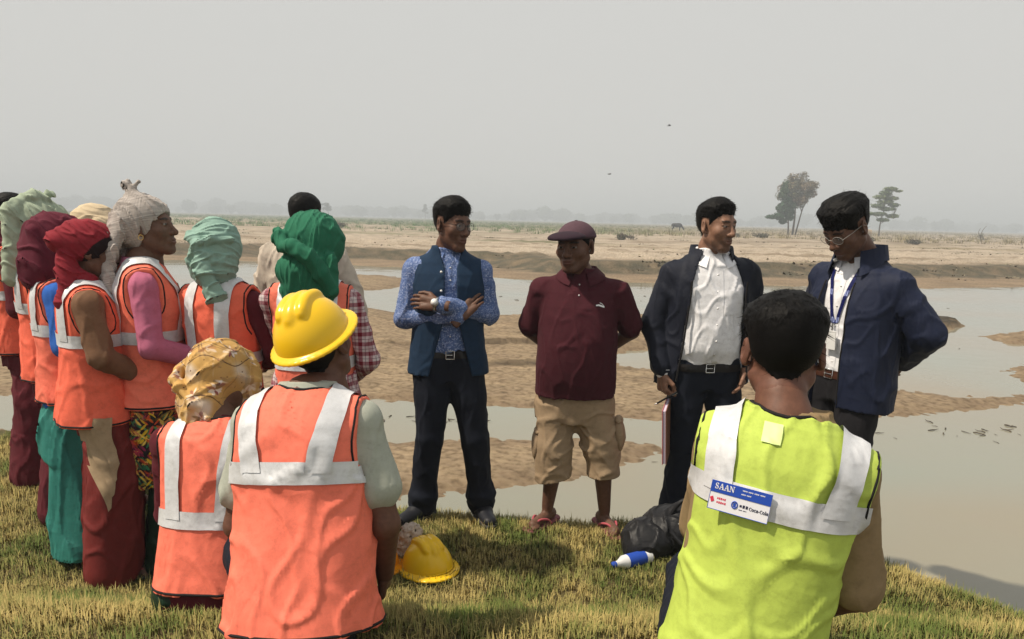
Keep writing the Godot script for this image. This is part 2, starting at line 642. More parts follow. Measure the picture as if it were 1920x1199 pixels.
func make_materials() -> void:
	wr.frequency = 1.0
	wr.seed = 3
	fine.frequency = 1.0
	fine.seed = 12
	var crease := noise_tex(0.007, 21, 512, true, 5.0, null, 2, FastNoiseLite.TYPE_SIMPLEX_SMOOTH, true)
	var weave := noise_tex(0.16, 22, 256, true, 2.5, null, 2)
	var soft := noise_tex(0.02, 23, 256, false, 1.0, ramp([[0.0, Color(0.8, 0.8, 0.8)], [1.0, Color(1, 1, 1)]]))
	var dusty := noise_tex(0.012, 24, 512, false, 1.0, ramp([[0.0, Color(0.84, 0.835, 0.83)], [0.5, Color(0.955, 0.955, 0.955)], [1.0, Color(1, 1, 1)]]), 6, FastNoiseLite.TYPE_SIMPLEX_SMOOTH, false, 0.85)
	M.crease = crease
	M.soft = soft
	M.skin = mat(Color.WHITE, 0.55, soft, weave, 9.0, 0.25)
	M.skin.metallic_specular = 0.4
	M.hair = mat(rgb(0.0045, 0.004, 0.004), 0.6, null, weave, 20.0, 0.5)
	M.hair.metallic_specular = 0.25
	M.black_trim = mat(rgb(0.012, 0.011, 0.012), 0.8)
	M.tape = mat(rgb(0.7, 0.71, 0.74), 0.42, dusty, crease, 4.0, 0.35)
	M.tape.metallic = 0.15
	var cl := func(r: float, g: float, b: float, rough := 0.9, ns := 0.35, sc := 3.0) -> StandardMaterial3D:
		return mat(rgb(r, g, b), rough, dusty, crease, sc, ns)
	M.orange = cl.call(0.95, 0.21, 0.135, 0.7, 0.5, 2.4)
	M.orange_deep = cl.call(0.92, 0.165, 0.095, 0.7, 0.5, 2.4)
	M.lime = cl.call(0.5, 0.63, 0.11, 0.7, 0.5, 2.4)
	M.maroon_scarf = cl.call(0.11, 0.012, 0.028)
	M.red_scarf = cl.call(0.25, 0.018, 0.03)
	M.black_cloth = cl.call(0.014, 0.013, 0.016)
	M.blue_cloth = cl.call(0.03, 0.13, 0.5)
	M.brown_cloth = cl.call(0.2, 0.105, 0.06)
	M.pink = cl.call(0.52, 0.15, 0.25)
	M.maroon_cloth = cl.call(0.1, 0.01, 0.018)
	M.grey_scarf = cl.call(0.36, 0.33, 0.31)
	M.mint = cl.call(0.27, 0.42, 0.36)
	M.pale_green = cl.call(0.38, 0.45, 0.34)
	M.cream = cl.call(0.62, 0.5, 0.34)
	M.green_scarf = cl.call(0.022, 0.15, 0.085)
	M.olive = cl.call(0.07, 0.075, 0.02)
	M.offwhite = cl.call(0.55, 0.48, 0.4)
	M.teal = cl.call(0.03, 0.2, 0.17, 0.7)
	M.dark_red = cl.call(0.17, 0.02, 0.018, 0.75)
	M.dark_green = cl.call(0.008, 0.03, 0.015, 0.55)
	M.beige = cl.call(0.4, 0.29, 0.18)
	M.waistcoat = cl.call(0.012, 0.034, 0.075)
	M.navy_trousers = cl.call(0.007, 0.01, 0.02)
	M.polo = cl.call(0.058, 0.009, 0.016)
	M.shorts = cl.call(0.36, 0.26, 0.165)
	M.white_shirt = cl.call(0.88, 0.88, 0.92, 0.85, 0.45, 3.0)
	M.navy = cl.call(0.008, 0.0105, 0.022, 0.7)
	M.navy_blue = cl.call(0.01, 0.0155, 0.042, 0.7)
	M.grey_tee = cl.call(0.4, 0.42, 0.36)
	M.khaki = cl.call(0.27, 0.19, 0.1)
	M.leather = mat(rgb(0.012, 0.01, 0.01), 0.4, null, crease, 6.0, 0.3)
	M.shoe = mat(rgb(0.015, 0.016, 0.022), 0.5, dusty, crease, 6.0, 0.4)
	M.sole = mat(rgb(0.05, 0.05, 0.05), 0.8)
	M.slipper = mat(rgb(0.2, 0.06, 0.07), 0.7)
	M.slipper_strap = mat(rgb(0.4, 0.08, 0.1), 0.6)
	M.steel = mat(rgb(0.7, 0.7, 0.7), 0.25)
	M.steel.metallic = 1.0
	M.white_plastic = mat(rgb(0.75, 0.75, 0.75), 0.4)
	M.helmet = mat(rgb(0.85, 0.52, 0.005), 0.22, null, noise_tex(0.05, 71, 256, true, 1.0), 6.0, 0.1)
	M.helmet.clearcoat_enabled = true
	M.helmet.clearcoat = 0.4
	M.helmet_orange = mat(rgb(0.8, 0.3, 0.005), 0.25)
	M.paper = mat(rgb(0.5, 0.42, 0.36), 0.9)
	M.bag = mat(rgb(0.014, 0.014, 0.016), 0.5, dusty, crease, 5.0, 0.6)
	M.steel_dark = mat(rgb(0.25, 0.25, 0.25), 0.35)
	M.wire = mat(rgb(0.3, 0.28, 0.26), 0.35)
	M.gold = mat(rgb(0.8, 0.55, 0.2), 0.3)
	M.gold.metallic = 1.0
	M.cap = cl.call(0.095, 0.052, 0.068)
	M.cap_dark = cl.call(0.03, 0.015, 0.025)
	M.brown_leather = mat(rgb(0.05, 0.018, 0.01), 0.45, null, crease, 6.0, 0.3)
	M.book_brown = mat(rgb(0.22, 0.1, 0.06), 0.6, dusty, null, 5.0)
	M.book_pink = mat(rgb(0.5, 0.16, 0.2), 0.6)
	M.book_pages = mat(rgb(0.6, 0.5, 0.62), 0.8)
	M.lens = mat(Color(0.75, 0.78, 0.8, 0.12), 0.05)
	M.lens.transparency = BaseMaterial3D.TRANSPARENCY_ALPHA
	M.label_white = mat(rgb(0.75, 0.75, 0.8), 0.6)
	M.label_blue = mat(rgb(0.02, 0.07, 0.4), 0.6)
	M.label_red = mat(rgb(0.6, 0.04, 0.08), 0.6)
	M.label_ink = mat(rgb(0.03, 0.03, 0.06), 0.6)
	M.lime_tag = mat(rgb(0.7, 0.85, 0.35), 0.5)
	var grit := noise_tex(0.03, 31, 512, false, 1.0, ramp([[0.0, Color(0.62, 0.6, 0.58)], [0.45, Color(0.9, 0.89, 0.88)], [1.0, Color(1, 1, 1)]]), 6)
	M.sand = mat(Color.WHITE, 0.95, grit, noise_tex(0.045, 32, 512, true, 4.0, null, 5), 0.6, 0.3)
	M.sand.uv1_world_triplanar = true
	M.soil = mat(Color.WHITE, 1.0, grit, noise_tex(0.03, 33, 256, true, 6.0, null, 5), 2.0, 0.8)
	M.water = mat(rgb(0.27, 0.27, 0.235), 0.07, noise_tex(0.004, 34, 512, false, 1.0, ramp([[0.0, Color(0.96, 0.89, 0.8)], [0.5, Color(0.94, 0.92, 0.87)], [1.0, Color(0.91, 0.94, 0.91)]]), 3), noise_tex(0.012, 35, 512, true, 1.6, null, 4), 0.09, 0.16)
	M.water.uv1_world_triplanar = true
	M.water.metallic_specular = 0.5
	M.grass = mat(Color.WHITE, 0.8)
	M.grass.cull_mode = BaseMaterial3D.CULL_DISABLED
	M.leaf = mat(Color.WHITE, 0.7)
	M.leaf.cull_mode = BaseMaterial3D.CULL_DISABLED
	M.bark = mat(rgb(0.12, 0.09, 0.07), 0.95, dusty, crease, 1.0, 0.8)
	var rng := RandomNumberGenerator.new()
	rng.seed = 44
	var print_ := picture(256, 64, func(im: Image):
		im.fill(Color(0.05, 0.08, 0.32))
		for k in 14: im.fill_rect(Rect2i(4 + k * 18, 26, 11, 13), Color(0.6, 0.65, 0.85)))
	M.lanyard = mat(Color.WHITE, 0.6, print_, null, 8.0)
	var speck := picture(256, 256, func(im: Image):
		im.fill(Color(0.34, 0.42, 0.6))
		for k in 900:
			dab(im, rng.randf() * 256, rng.randf() * 256, rng.randf_range(2, 5), rng.randf_range(1.2, 2.0), rng.randf() * PI, Color(0.72, 0.76, 0.88) if rng.randf() < 0.7 else Color(0.16, 0.2, 0.36)))
	M.speckled = mat(Color.WHITE, 0.85, speck, crease, 4.0, 0.6)
	var floral := picture(256, 256, func(im: Image):
		im.fill(Color(0.76, 0.6, 0.36))
		for k in 10: dab(im, rng.randf() * 256, rng.randf() * 256, rng.randf_range(24, 50), rng.randf_range(16, 34), rng.randf() * PI, Color(0.82, 0.75, 0.68), 0.6)
		for k in 12:
			var c := Vector2(rng.randf() * 256, rng.randf() * 256)
			var turn := rng.randf() * PI
			for q in 9:
				var a := turn + q * 0.8
				dab(im, c.x + cos(a) * 10, c.y + sin(a) * 10, rng.randf_range(7, 13), rng.randf_range(3, 6), a, [Color(0.24, 0.2, 0.22), Color(0.93, 0.9, 0.88), Color(0.5, 0.2, 0.28), Color(0.9, 0.85, 0.82), Color(0.3, 0.26, 0.26)][q % 5], 0.3)
		for k in 5:
			var y0 := rng.randf() * 256
			for x in 256: dab(im, x, y0 + 14.0 * sin(x * TAU / 256.0 * 2.0), 1.6, 1.6, 0, Color(0.28, 0.2, 0.17), 0.5)
		for k in 30: dab(im, rng.randf() * 256, rng.randf() * 256, 2.5, 2.0, 0, Color(0.3, 0.2, 0.17)))
	M.floral = mat(Color.WHITE, 0.9, floral, crease, 3.2, 0.5)
	var leaves := picture(256, 256, func(im: Image):
		im.fill(Color(0.12, 0.08, 0.1))
		for k in 260:
			dab(im, rng.randf() * 256, rng.randf() * 256, rng.randf_range(14, 22), rng.randf_range(4, 7), (0.9 if k % 2 == 0 else -0.9) + rng.randf_range(-0.2, 0.2), [Color(0.85, 0.68, 0.16), Color(0.78, 0.3, 0.14), Color(0.55, 0.14, 0.3), Color(0.2, 0.5, 0.34), Color(0.75, 0.25, 0.3), Color(0.9, 0.75, 0.35), Color(0.1, 0.08, 0.1)][k % 7], 0.2))
	M.leafy = mat(Color.WHITE, 0.85, leaves, null, 4.0)
	var plaid := picture(256, 256, func(im: Image):
		for y in 256:
			for x in 256:
				var a := 1.0 if posmod(x, 64) < 26 else 0.0
				var b := 1.0 if posmod(y, 64) < 26 else 0.0
				var c := Color(0.8, 0.76, 0.76).lerp(Color(0.42, 0.06, 0.13), 0.5 * a + 0.5 * b)
				if posmod(x, 64) in [44, 45, 46] or posmod(y, 64) in [44, 45, 46]: c = c.lerp(Color(0.15, 0.06, 0.12), 0.6)
				im.set_pixel(x, y, c))
	M.plaid = mat(Color.WHITE, 0.9, plaid, crease, 6.0, 0.4)
	var knit := picture(256, 256, func(im: Image):
		im.fill(Color(0.66, 0.63, 0.61))
		for k in 150: dab(im, rng.randf() * 256, rng.randf() * 256, 40, 1.4, 0.1, Color(0.45, 0.43, 0.42) if k % 3 else Color(0.85, 0.82, 0.8), 0.8))
	M.grey_scarf = mat(Color.WHITE, 0.95, knit, crease, 4.0, 0.8)

# ------------------------------------------------------------------ bodies
# joints of a standing person of height H facing +Z; l is the person's left (+X)
func rig(H: float, over := {}) -> Dictionary:
	var s := H / 1.7
	var J := {
		"H": H, "s": s, "neck": Vector3(0, 1.43, -0.03) * s, "head": Vector3(0, H - 0.118, 0.012), "turn": Basis.IDENTITY, "hs": Vector3.ONE,
		"sl": Vector3(0.168, 1.35, -0.02) * s, "sr": Vector3(-0.168, 1.35, -0.02) * s,
		"hl": Vector3(0.085, 0.9, 0) * s, "hr": Vector3(-0.085, 0.9, 0) * s,
		"kl": Vector3(0.1, 0.49, 0.02) * s, "kr": Vector3(-0.1, 0.49, 0.02) * s,
		"al": Vector3(0.115, 0.085, -0.03), "ar": Vector3(-0.115, 0.085, -0.03),
		"fl": 0.25, "fr": -0.25, "palm_l": Vector3(-1, 0, 0.1), "palm_r": Vector3(1, 0, 0.1), "hand_l": hand_net, "hand_r": hand_net}
	J.el = J.sl + Vector3(0.05, -0.28, -0.03)
	J.er = J.sr + Vector3(-0.05, -0.28, -0.03)
	J.wl = J.el + Vector3(-0.005, -0.24, 0.06)
	J.wr = J.er + Vector3(0.005, -0.24, 0.06)
	J.dir_l = Vector3.ZERO
	J.dir_r = Vector3.ZERO
	J.merge(over, true)
	return J

func turned(yaw: float, pitch := 0.0, roll := 0.0) -> Basis:     # degrees; pitch > 0 looks down, roll > 0 tips to the person's right
	return Basis(Vector3.UP, deg_to_rad(yaw)) * Basis(Vector3.RIGHT, deg_to_rad(pitch)) * Basis(Vector3.BACK, deg_to_rad(roll))

func lo_hi(pts: Array, m: float) -> Array:
	var lo: Vector3 = pts[0]
	var hi: Vector3 = pts[0]
	for p in pts:
		lo = lo.min(p)
		hi = hi.max(p)
	return [lo - Vector3.ONE * m, hi + Vector3.ONE * m]

# pigment of a face: p in head axes
func face_tint(p: Vector3, _n: Vector3, tone: Color, look: Dictionary) -> Color:
	var c := tone
	var v := fine.get_noise_3d(p.x * 60, p.y * 60, p.z * 60)
	c = c * (1.0 + 0.12 * v)
	if p.z > 0.03:
		var ax := absf(p.x)
		var e := Vector3(ax - 0.031, p.y - 0.0045, p.z - 0.0725)
		if e.length() < 0.0142 and e.z > 0.005 and absf(e.y) < 0.0044:
			var gaze: float = look.get("gaze", 0.0)
			return Color(0.012, 0.008, 0.006) if absf(p.x - signf(p.x) * 0.031 - gaze) < 0.0055 else Color(0.26, 0.22, 0.2)
		var by := 0.0285 - pow(ax - 0.03, 2) * 6.0
		if ax > 0.01 and ax < 0.05 and absf(p.y - by) < 0.0045 and p.z > 0.05:
			return c.lerp(Color(0.012, 0.009, 0.008), 0.85)
		if ax < 0.024 and p.y < -0.056 and p.y > -0.081 and p.z > 0.078:
			c = c.lerp(Color(0.16, 0.055, 0.045), 0.55 * clampf(1.3 - ax / 0.022, 0.0, 1.0))
		var beard: float = look.get("stubble", 0.0)
		if beard > 0.0:
			var low := clampf((-0.045 - p.y - ax * 0.15) / 0.02, 0.0, 1.0)
			if absf(p.y + 0.052) < 0.008 and ax < 0.027: low = 1.0
			if ax < 0.02 and p.y < -0.058 and p.y > -0.08: low *= 0.15
			c = c.lerp(Color(0.02, 0.015, 0.013), beard * low * (0.8 + 0.4 * fine.get_noise_3d(p.x * 300, p.y * 300, p.z * 300)))
	return c

# one continuous skin: torso, limbs, head and hands
func body(p: Node3D, J: Dictionary, tone: Color, look := {}) -> void:
	var s: float = J.s
	var ends: Array = [J.sl, J.sr, J.el, J.er, J.wl, J.wr, J.hl, J.hr, J.kl, J.kr, J.al, J.ar, J.head]
	var b := lo_hi(ends, 0.24)
	b[0].y = minf(J.al.y, J.ar.y) - 0.1 if not J.has("free") else b[0].y
	var f := Field.new(b[0], b[1], 0.0125)
	var pel: Vector3 = (J.hl + J.hr) * 0.5
	var che: Vector3 = (J.sl + J.sr) * 0.5 + Vector3(0, -0.1, 0.01)
	f.cap(pel, pel.lerp(che, 0.5), 0.12 * s, 0.105 * s, 0.03, Vector3(0, 0, 1), 1.35)
	f.cap(pel.lerp(che, 0.4), che, 0.105 * s, 0.13 * s, 0.03, Vector3(0, 0, 1), 1.45)
	f.cap(che + Vector3(0, 0.08, 0), J.neck, 0.07, 0.058, 0.03)
	var up: Vector3 = J.turn * Vector3(0, -0.1, -0.03)
	f.cap(J.neck - Vector3(0, 0.04, 0), J.head + up, 0.06, 0.053, 0.03)
	for q in ["l", "r"]:
		f.cap(J.neck - Vector3(0, 0.06, 0), J["s" + q], 0.045, 0.046, 0.03)
		f.cap(J["s" + q], J["e" + q], 0.048 * s, 0.04 * s, 0.02)
		f.cap(J["e" + q], J["w" + q], 0.041 * s, 0.029 * s, 0.015)
		f.cap(J["h" + q], J["k" + q], 0.082 * s, 0.055 * s, 0.03)
		var knee: Vector3 = J["k" + q]
		var ank: Vector3 = J["a" + q]
		f.cap(knee, knee.lerp(ank, 0.3) + Vector3(0, 0, -0.012), 0.05 * s, 0.052 * s, 0.02)
		f.cap(knee.lerp(ank, 0.3) + Vector3(0, 0, -0.012), ank, 0.052 * s, 0.034 * s, 0.02)
		var toe := Vector3(sin(J["f" + q]), 0, cos(J["f" + q]))
		f.cap(ank + toe * -0.035 - Vector3(0, 0.045, 0), ank + toe * 0.13 - Vector3(0, 0.06, 0), 0.032, 0.026, 0.02)
		var side := Vector3(toe.z, 0, -toe.x)
		for k in 5:
			var t0 := ank + toe * 0.12 + side * (0.03 - 0.015 * k) * (-1.0 if q == "l" else 1.0) - Vector3(0, 0.068, 0)
			f.cap(t0, t0 + toe * (0.045 - 0.007 * k), 0.0125 - 0.0008 * k, 0.011 - 0.0008 * k, 0.004)
	var sk := Sheet.new()
	sk.add(f.net(), Transform3D.IDENTITY, tone)
	var ht := Transform3D(J.turn * Basis.from_scale(J.hs), J.head)
	sk.add(head_net, ht, face_tint.bind(tone, look))
	for q in ["l", "r"]:
		var dir: Vector3 = J["dir_" + q] if J["dir_" + q] != Vector3.ZERO else (J["w" + q] - J["e" + q])
		var t := frame(J["w" + q], -dir, J["palm_" + q])
		if q == "r": t.basis = t.basis * Basis.from_scale(Vector3(-1, 1, 1))
		sk.add(J["hand_" + q], t, tone)
	put(sk.mesh(), "body", M.skin, p)

# ------------------------------------------------------------------ hair and scarves
# short hair grown out of the head's own shape; th = thickness, shift = (fringe lower, nape lower)
func hair(p: Node3D, J: Dictionary, th := 0.016, fringe := 0.06, seed_ := 1, top := 0.0, strands := 2600) -> void:
	var f := head_field.copy()
	var line := [[0.1, fringe], [0.06, fringe - 0.004], [0.035, fringe - 0.03], [0.02, 0.012], [0.008, -0.004], [-0.002, 0.034], [-0.028, 0.032], [-0.04, -0.03], [-0.062, -0.06], [-0.2, -0.07]]
	var n := FastNoiseLite.new()
	n.seed = seed_
	n.frequency = 1.0
	var edge := func(q: Vector3) -> float:
		var z := q.z
		for i in line.size() - 1:
			if z >= line[i + 1][0]:
				return lerpf(line[i + 1][1], line[i][1], clampf((z - line[i + 1][0]) / (line[i][0] - line[i + 1][0]), 0, 1))
		return -0.07
	f.mod(func(q: Vector3, d: float) -> float:
		var r: float = q.y - edge.call(q) + 0.007 * n.get_noise_3d(q.x * 60, q.y * 60, q.z * 60) + 0.008 * n.get_noise_3d(q.x * 230, q.y * 150, q.z * 230)
		if absf(q.x) > 0.07 and q.y < 0.034 and q.z > -0.036 and q.z < 0.01: r = -0.02
		var crown := smooth(0.01, 0.088, q.y)
		var full := lerpf(0.0035, th, crown) + top * smooth(0.05, 0.1, q.y) * clampf((q.z + 0.09) / 0.1, 0.25, 1)
		var t := clampf(r * 0.55, -0.012, full)
		if r > 0: t += crown * th * 0.25 * n.get_noise_3d(q.x * 34, q.y * 30, q.z * 14) + crown * 0.0014 * n.get_noise_3d(q.x * 190, q.y * 90, q.z * 50)
		return d - t, 16.0)
	var t := Transform3D(J.turn * Basis.from_scale(J.hs), J.head)
	var net := f.net()
	var sk := Sheet.new()
	sk.add(net, Transform3D.IDENTITY, Color.WHITE)
	# loose strands: thin blades that break the outline
	var rng := RandomNumberGenerator.new()
	rng.seed = seed_ * 77 + 5
	var vs: PackedVector3Array = net[0]
	var ns: PackedVector3Array = net[1]
	for k in strands:
		var i := rng.randi() % vs.size()
		var q := vs[i]
		if f.val(q + ns[i] * 0.004) < 0.0 or q.y < edge.call(q) - 0.004: continue
		if head_field.val(q) < 0.002: continue
		var flow := Vector3(q.x * 4.0 + rng.randf_range(-0.6, 0.6), -0.25 + rng.randf_range(-0.5, 0.5), 0.7 if q.z > -0.02 else -0.3 + rng.randf_range(-0.4, 0.4))
		flow = (flow - ns[i] * flow.dot(ns[i])).normalized()
		var l := rng.randf_range(0.012, 0.03) * clampf(th / 0.016, 0.6, 1.4)
		var tip := q + flow * l + ns[i] * (rng.randf_range(0.0, 0.004) + (0.006 if rng.randf() < 0.08 else 0.0))
		var w := flow.cross(ns[i]) * rng.randf_range(0.0006, 0.0012)
		var b := sk.v.size()
		for pt in [q - w - ns[i] * 0.002, q + w - ns[i] * 0.002, tip]:
			sk.v.append(pt)
			sk.n.append(ns[i])
			sk.c.append(Color(0.9, 0.9, 0.9))
		sk.i.append_array(PackedInt32Array([b, b + 1, b + 2]))
	put(sk.mesh(), "hair", M.hair, p, t)

# cloth round a head: parts is a list of ["egg", c, r, k] / ["cap", a, b, ra, rb, k] / ["chain", pts, radii, k] in head axes; face > 0 leaves the face free
func scarf(p: Node3D, J: Dictionary, called: String, material: Material, parts: Array, folds: Basis, amp := 0.008, face := true, seed_ := 3, cell := 0.0052, reach := 0.0, tint = Color.WHITE) -> MeshInstance3D:
	var f := Field.new(Vector3(-0.24, -0.34 - reach, -0.26), Vector3(0.24, 0.24, 0.2), cell)
	for q in parts:
		if q[0] == "egg": f.egg(q[1], q[2], q[3] if q.size() > 3 else 0.03, q[4] if q.size() > 4 else Basis.IDENTITY)
		elif q[0] == "cap": f.cap(q[1], q[2], q[3], q[4], q[5] if q.size() > 5 else 0.015)
		elif q[0] == "sheet": f.chain(q[1], q[2], q[3], q[4], q[5])
		elif q[0] == "cut": f.egg(q[1], q[2], q[3], Basis.IDENTITY, true)
		else: f.chain(q[1], q[2], q[3] if q.size() > 3 else 0.01)
	var n := FastNoiseLite.new()
	n.seed = seed_
	n.frequency = 1.0
	n.fractal_type = FastNoiseLite.FRACTAL_NONE
	f.wrinkle(n, amp * 0.35, folds.scaled(Vector3(0.6, 0.9, 0.9)))
	n.seed = seed_ + 9
	f.wrinkle(n, amp * 0.85, folds.scaled(Vector3(0.6, 1.3, 1.3)), 2)
	n.seed = seed_ + 19
	f.wrinkle(n, amp * 0.6, Basis(Vector3(0.4, 0.6, 0.7).normalized(), 0.5) * folds.scaled(Vector3(0.7, 1.2, 1.2)), 2)
	if face:
		f.egg(Vector3(0, -0.035, 0.105), Vector3(0.062, 0.088, 0.075), 0.012, Basis.IDENTITY, true)
	return wear(f, called, material, p, Transform3D(J.turn * Basis.from_scale(J.hs), J.head), tint)

# noise axes for folds that run square to u
func folds_across(u: Vector3, many := 22.0, few := 3.5) -> Basis:
	var a := u.normalized()
	var b := a.cross(Vector3(0.3, 0.2, 0.93)).normalized()
	return Basis(a * many, b * few, a.cross(b) * few).transposed()

# ------------------------------------------------------------------ garments
# rows of a torso: [y, half width, front, back], scaled by the person's size and grown by g
func rows_of(J: Dictionary, rows: Array, g := 0.0, dz := -0.012) -> Array:
	var out := []
	for r in rows:
		out.append([r[0] * J.s, r[1] * J.s + g, r[2] * J.s + g, r[3] * J.s + g, r[4] if r.size() > 4 else 0.0, r[5] if r.size() > 5 else dz])
	return out

const MALE := [[0.84, 0.165, 0.1, 0.115], [0.95, 0.158, 0.108, 0.105], [1.1, 0.158, 0.112, 0.102], [1.25, 0.172, 0.115, 0.115], [1.34, 0.17, 0.098, 0.112], [1.395, 0.14, 0.075, 0.092], [1.435, 0.09, 0.058, 0.072], [1.465, 0.066, 0.055, 0.062]]
const FEMALE := [[0.8, 0.175, 0.1, 0.125], [0.95, 0.16, 0.105, 0.105], [1.1, 0.145, 0.11, 0.098], [1.24, 0.155, 0.125, 0.11], [1.33, 0.155, 0.1, 0.11], [1.39, 0.13, 0.075, 0.09], [1.43, 0.085, 0.058, 0.07], [1.46, 0.064, 0.055, 0.062]]

# torso with sleeves; r = sleeve radii [shoulder, elbow, elbow below, wrist]; reach 1 = to the wrist, 0.5 = to the elbow
func shirt_field(J: Dictionary, rows: Array, r: Array, reach := 1.0, cell := 0.009, amp := 0.006, seed_ := 5) -> Field:
	var ends: Array = [J.sl, J.sr, J.el, J.er]
	if reach > 0.5: ends += [J.wl, J.wr]
	for q in rows:
		ends.append(Vector3(q[4] - q[1], q[0], q[5] - q[3]))
		ends.append(Vector3(q[4] + q[1], q[0], q[5] + q[2]))
	var b := lo_hi(ends, 0.1)
	var f := Field.new(b[0], b[1], cell)
	f.loft(rows, 0.01)
	for q in ["l", "r"]:
		var sh: Vector3 = J["s" + q]
		var el: Vector3 = J["e" + q]
		var wri: Vector3 = J["w" + q]
		f.cap(J.neck + Vector3(signf(sh.x) * 0.035, -0.045, 0.0), sh, 0.05, r[0] * 0.9, 0.03)
		if reach <= 0.0: continue
		if reach < 0.5:
			var t := reach * 2.0
			f.cap(sh, sh.lerp(el, 0.4 * t), r[0], r[0] * 0.98, 0.03)
			f.cap(sh.lerp(el, 0.2), sh.lerp(el, t), r[0], r[1], 0.008)
			continue
		f.cap(sh, sh.lerp(el, 0.35), r[0], lerpf(r[0], r[1], 0.35), 0.035)
		f.cap(sh.lerp(el, 0.3), el, lerpf(r[0], r[1], 0.3), r[1], 0.008)
		f.cap(el, el.lerp(wri, (reach - 0.5) * 2.0), r[2], r[3], 0.012)
	if amp > 0.0: crumple(f, amp, seed_)
	return f

func crumple(f: Field, amp: float, seed_: int, b := Basis.from_scale(Vector3(8, 5, 8))) -> void:
	var n := FastNoiseLite.new()
	n.seed = seed_
	n.frequency = 1.0
	n.fractal_type = FastNoiseLite.FRACTAL_NONE
	f.wrinkle(n, amp * 0.9, Basis(Vector3(0.5, 0.3, 0.81).normalized(), 0.45) * b.scaled(Vector3(0.6, 0.6, 0.6)))
	n.seed = seed_ + 31
	f.wrinkle(n, amp * 0.75, Basis(Vector3(0.3, 0.5, 0.8).normalized(), -0.6) * b.scaled(Vector3(0.7, 0.7, 0.7)), 2)
	n.seed = seed_ + 57
	f.wrinkle(n, amp * 0.6, Basis(Vector3(0.2, 0.3, 0.93).normalized(), 0.9) * b.scaled(Vector3(0.95, 0.8, 0.95)), 2)

# trousers: r = [hip, thigh, knee, hem]; hem = height of the hems above the ankle joint
func trousers(p: Node3D, J: Dictionary, material: Material, r: Array, waist := 0.97, hem := -0.03, amp := 0.007, seed_ := 4, called := "trousers", cell := 0.009, break_ := 0.012) -> Field:
	var s: float = J.s
	var ends: Array = [J.hl, J.hr, J.kl, J.kr, J.al, J.ar, Vector3(0, waist * s, 0)]
	var b := lo_hi(ends, 0.2)
	var f := Field.new(b[0], b[1], cell)
	var pel: Vector3 = (J.hl + J.hr) * 0.5
	f.loft(rows_of(J, [[waist - 0.16, 0.16, 0.095, 0.12], [waist - 0.07, 0.163, 0.1, 0.118], [waist, 0.155, 0.1, 0.105]], r[0]), 0.02)
	for q in ["l", "r"]:
		var hip: Vector3 = J["h" + q]
		var knee: Vector3 = J["k" + q]
		var ank: Vector3 = J["a" + q] + (J["k" + q] - J["a" + q]).normalized() * hem
		f.cap(hip - Vector3(0, 0.02, 0), hip.lerp(knee, 0.5), r[1] * 1.06, r[1] * 0.95, 0.03)
		f.cap(hip.lerp(knee, 0.45), knee, r[1] * 0.95, r[2], 0.012)
		f.cap(knee, ank, r[2], r[3], 0.01)
		if break_ > 0.0:
			f.cap(ank + (knee - ank) * 0.12 + Vector3(0, 0, 0.006), ank + (knee - ank) * 0.2 + Vector3(0, 0, -0.004), r[3] + break_, r[3] + break_ * 0.6, 0.012)
			f.cap(ank, ank + (knee - ank) * 0.03, r[3] + break_ * 0.8, r[3] + break_ * 0.5, 0.008)
	crumple(f, amp, seed_, Basis.from_scale(Vector3(7, 4.5, 7)))
	wear(f, called, material, p)
	return f

func shoes(p: Node3D, J: Dictionary, material: Material, sole: Material) -> void:
	for q in ["l", "r"]:
		var ank: Vector3 = J["a" + q]
		var toe := Vector3(sin(J["f" + q]), 0, cos(J["f" + q]))
		var f := Field.new(ank - Vector3(0.25, 0.1, 0.25), ank + Vector3(0.25, 0.1, 0.25), 0.007)
		var fl := ank - Vector3(0, ank.y, 0) if not J.has("free") else ank - Vector3(0, 0.085, 0)
		f.cap(fl + toe * -0.05 + Vector3(0, 0.04, 0), fl + toe * 0.05 + Vector3(0, 0.045, 0), 0.042, 0.046, 0.02)
		f.cap(fl + toe * 0.05 + Vector3(0, 0.042, 0), fl + toe * 0.15 + Vector3(0, 0.03, 0), 0.046, 0.038, 0.02, Vector3.UP, 1.25)
		f.cap(fl + toe * -0.03 + Vector3(0, 0.06, 0), ank + Vector3(0, 0.03, 0), 0.042, 0.042, 0.02)
		f.keep(func(v: Vector3) -> float: return fl.y + 0.014 - v.y)
		var top := wear(f, "shoe", material, p)
		var g := Field.new(ank - Vector3(0.25, 0.12, 0.25), ank + Vector3(0.25, 0.02, 0.25), 0.006)
		g.cap(fl + toe * -0.052 + Vector3(0, 0.012, 0), fl + toe * 0.03 + Vector3(0, 0.012, 0), 0.044, 0.043, 0.02)
		g.cap(fl + toe * 0.03 + Vector3(0, 0.012, 0), fl + toe * 0.155 + Vector3(0, 0.012, 0), 0.046, 0.043, 0.02)
		g.keep(func(v: Vector3) -> float: return maxf(v.y - fl.y - 0.022, fl.y + 0.001 - v.y))
		wear(g, "sole", sole, top)

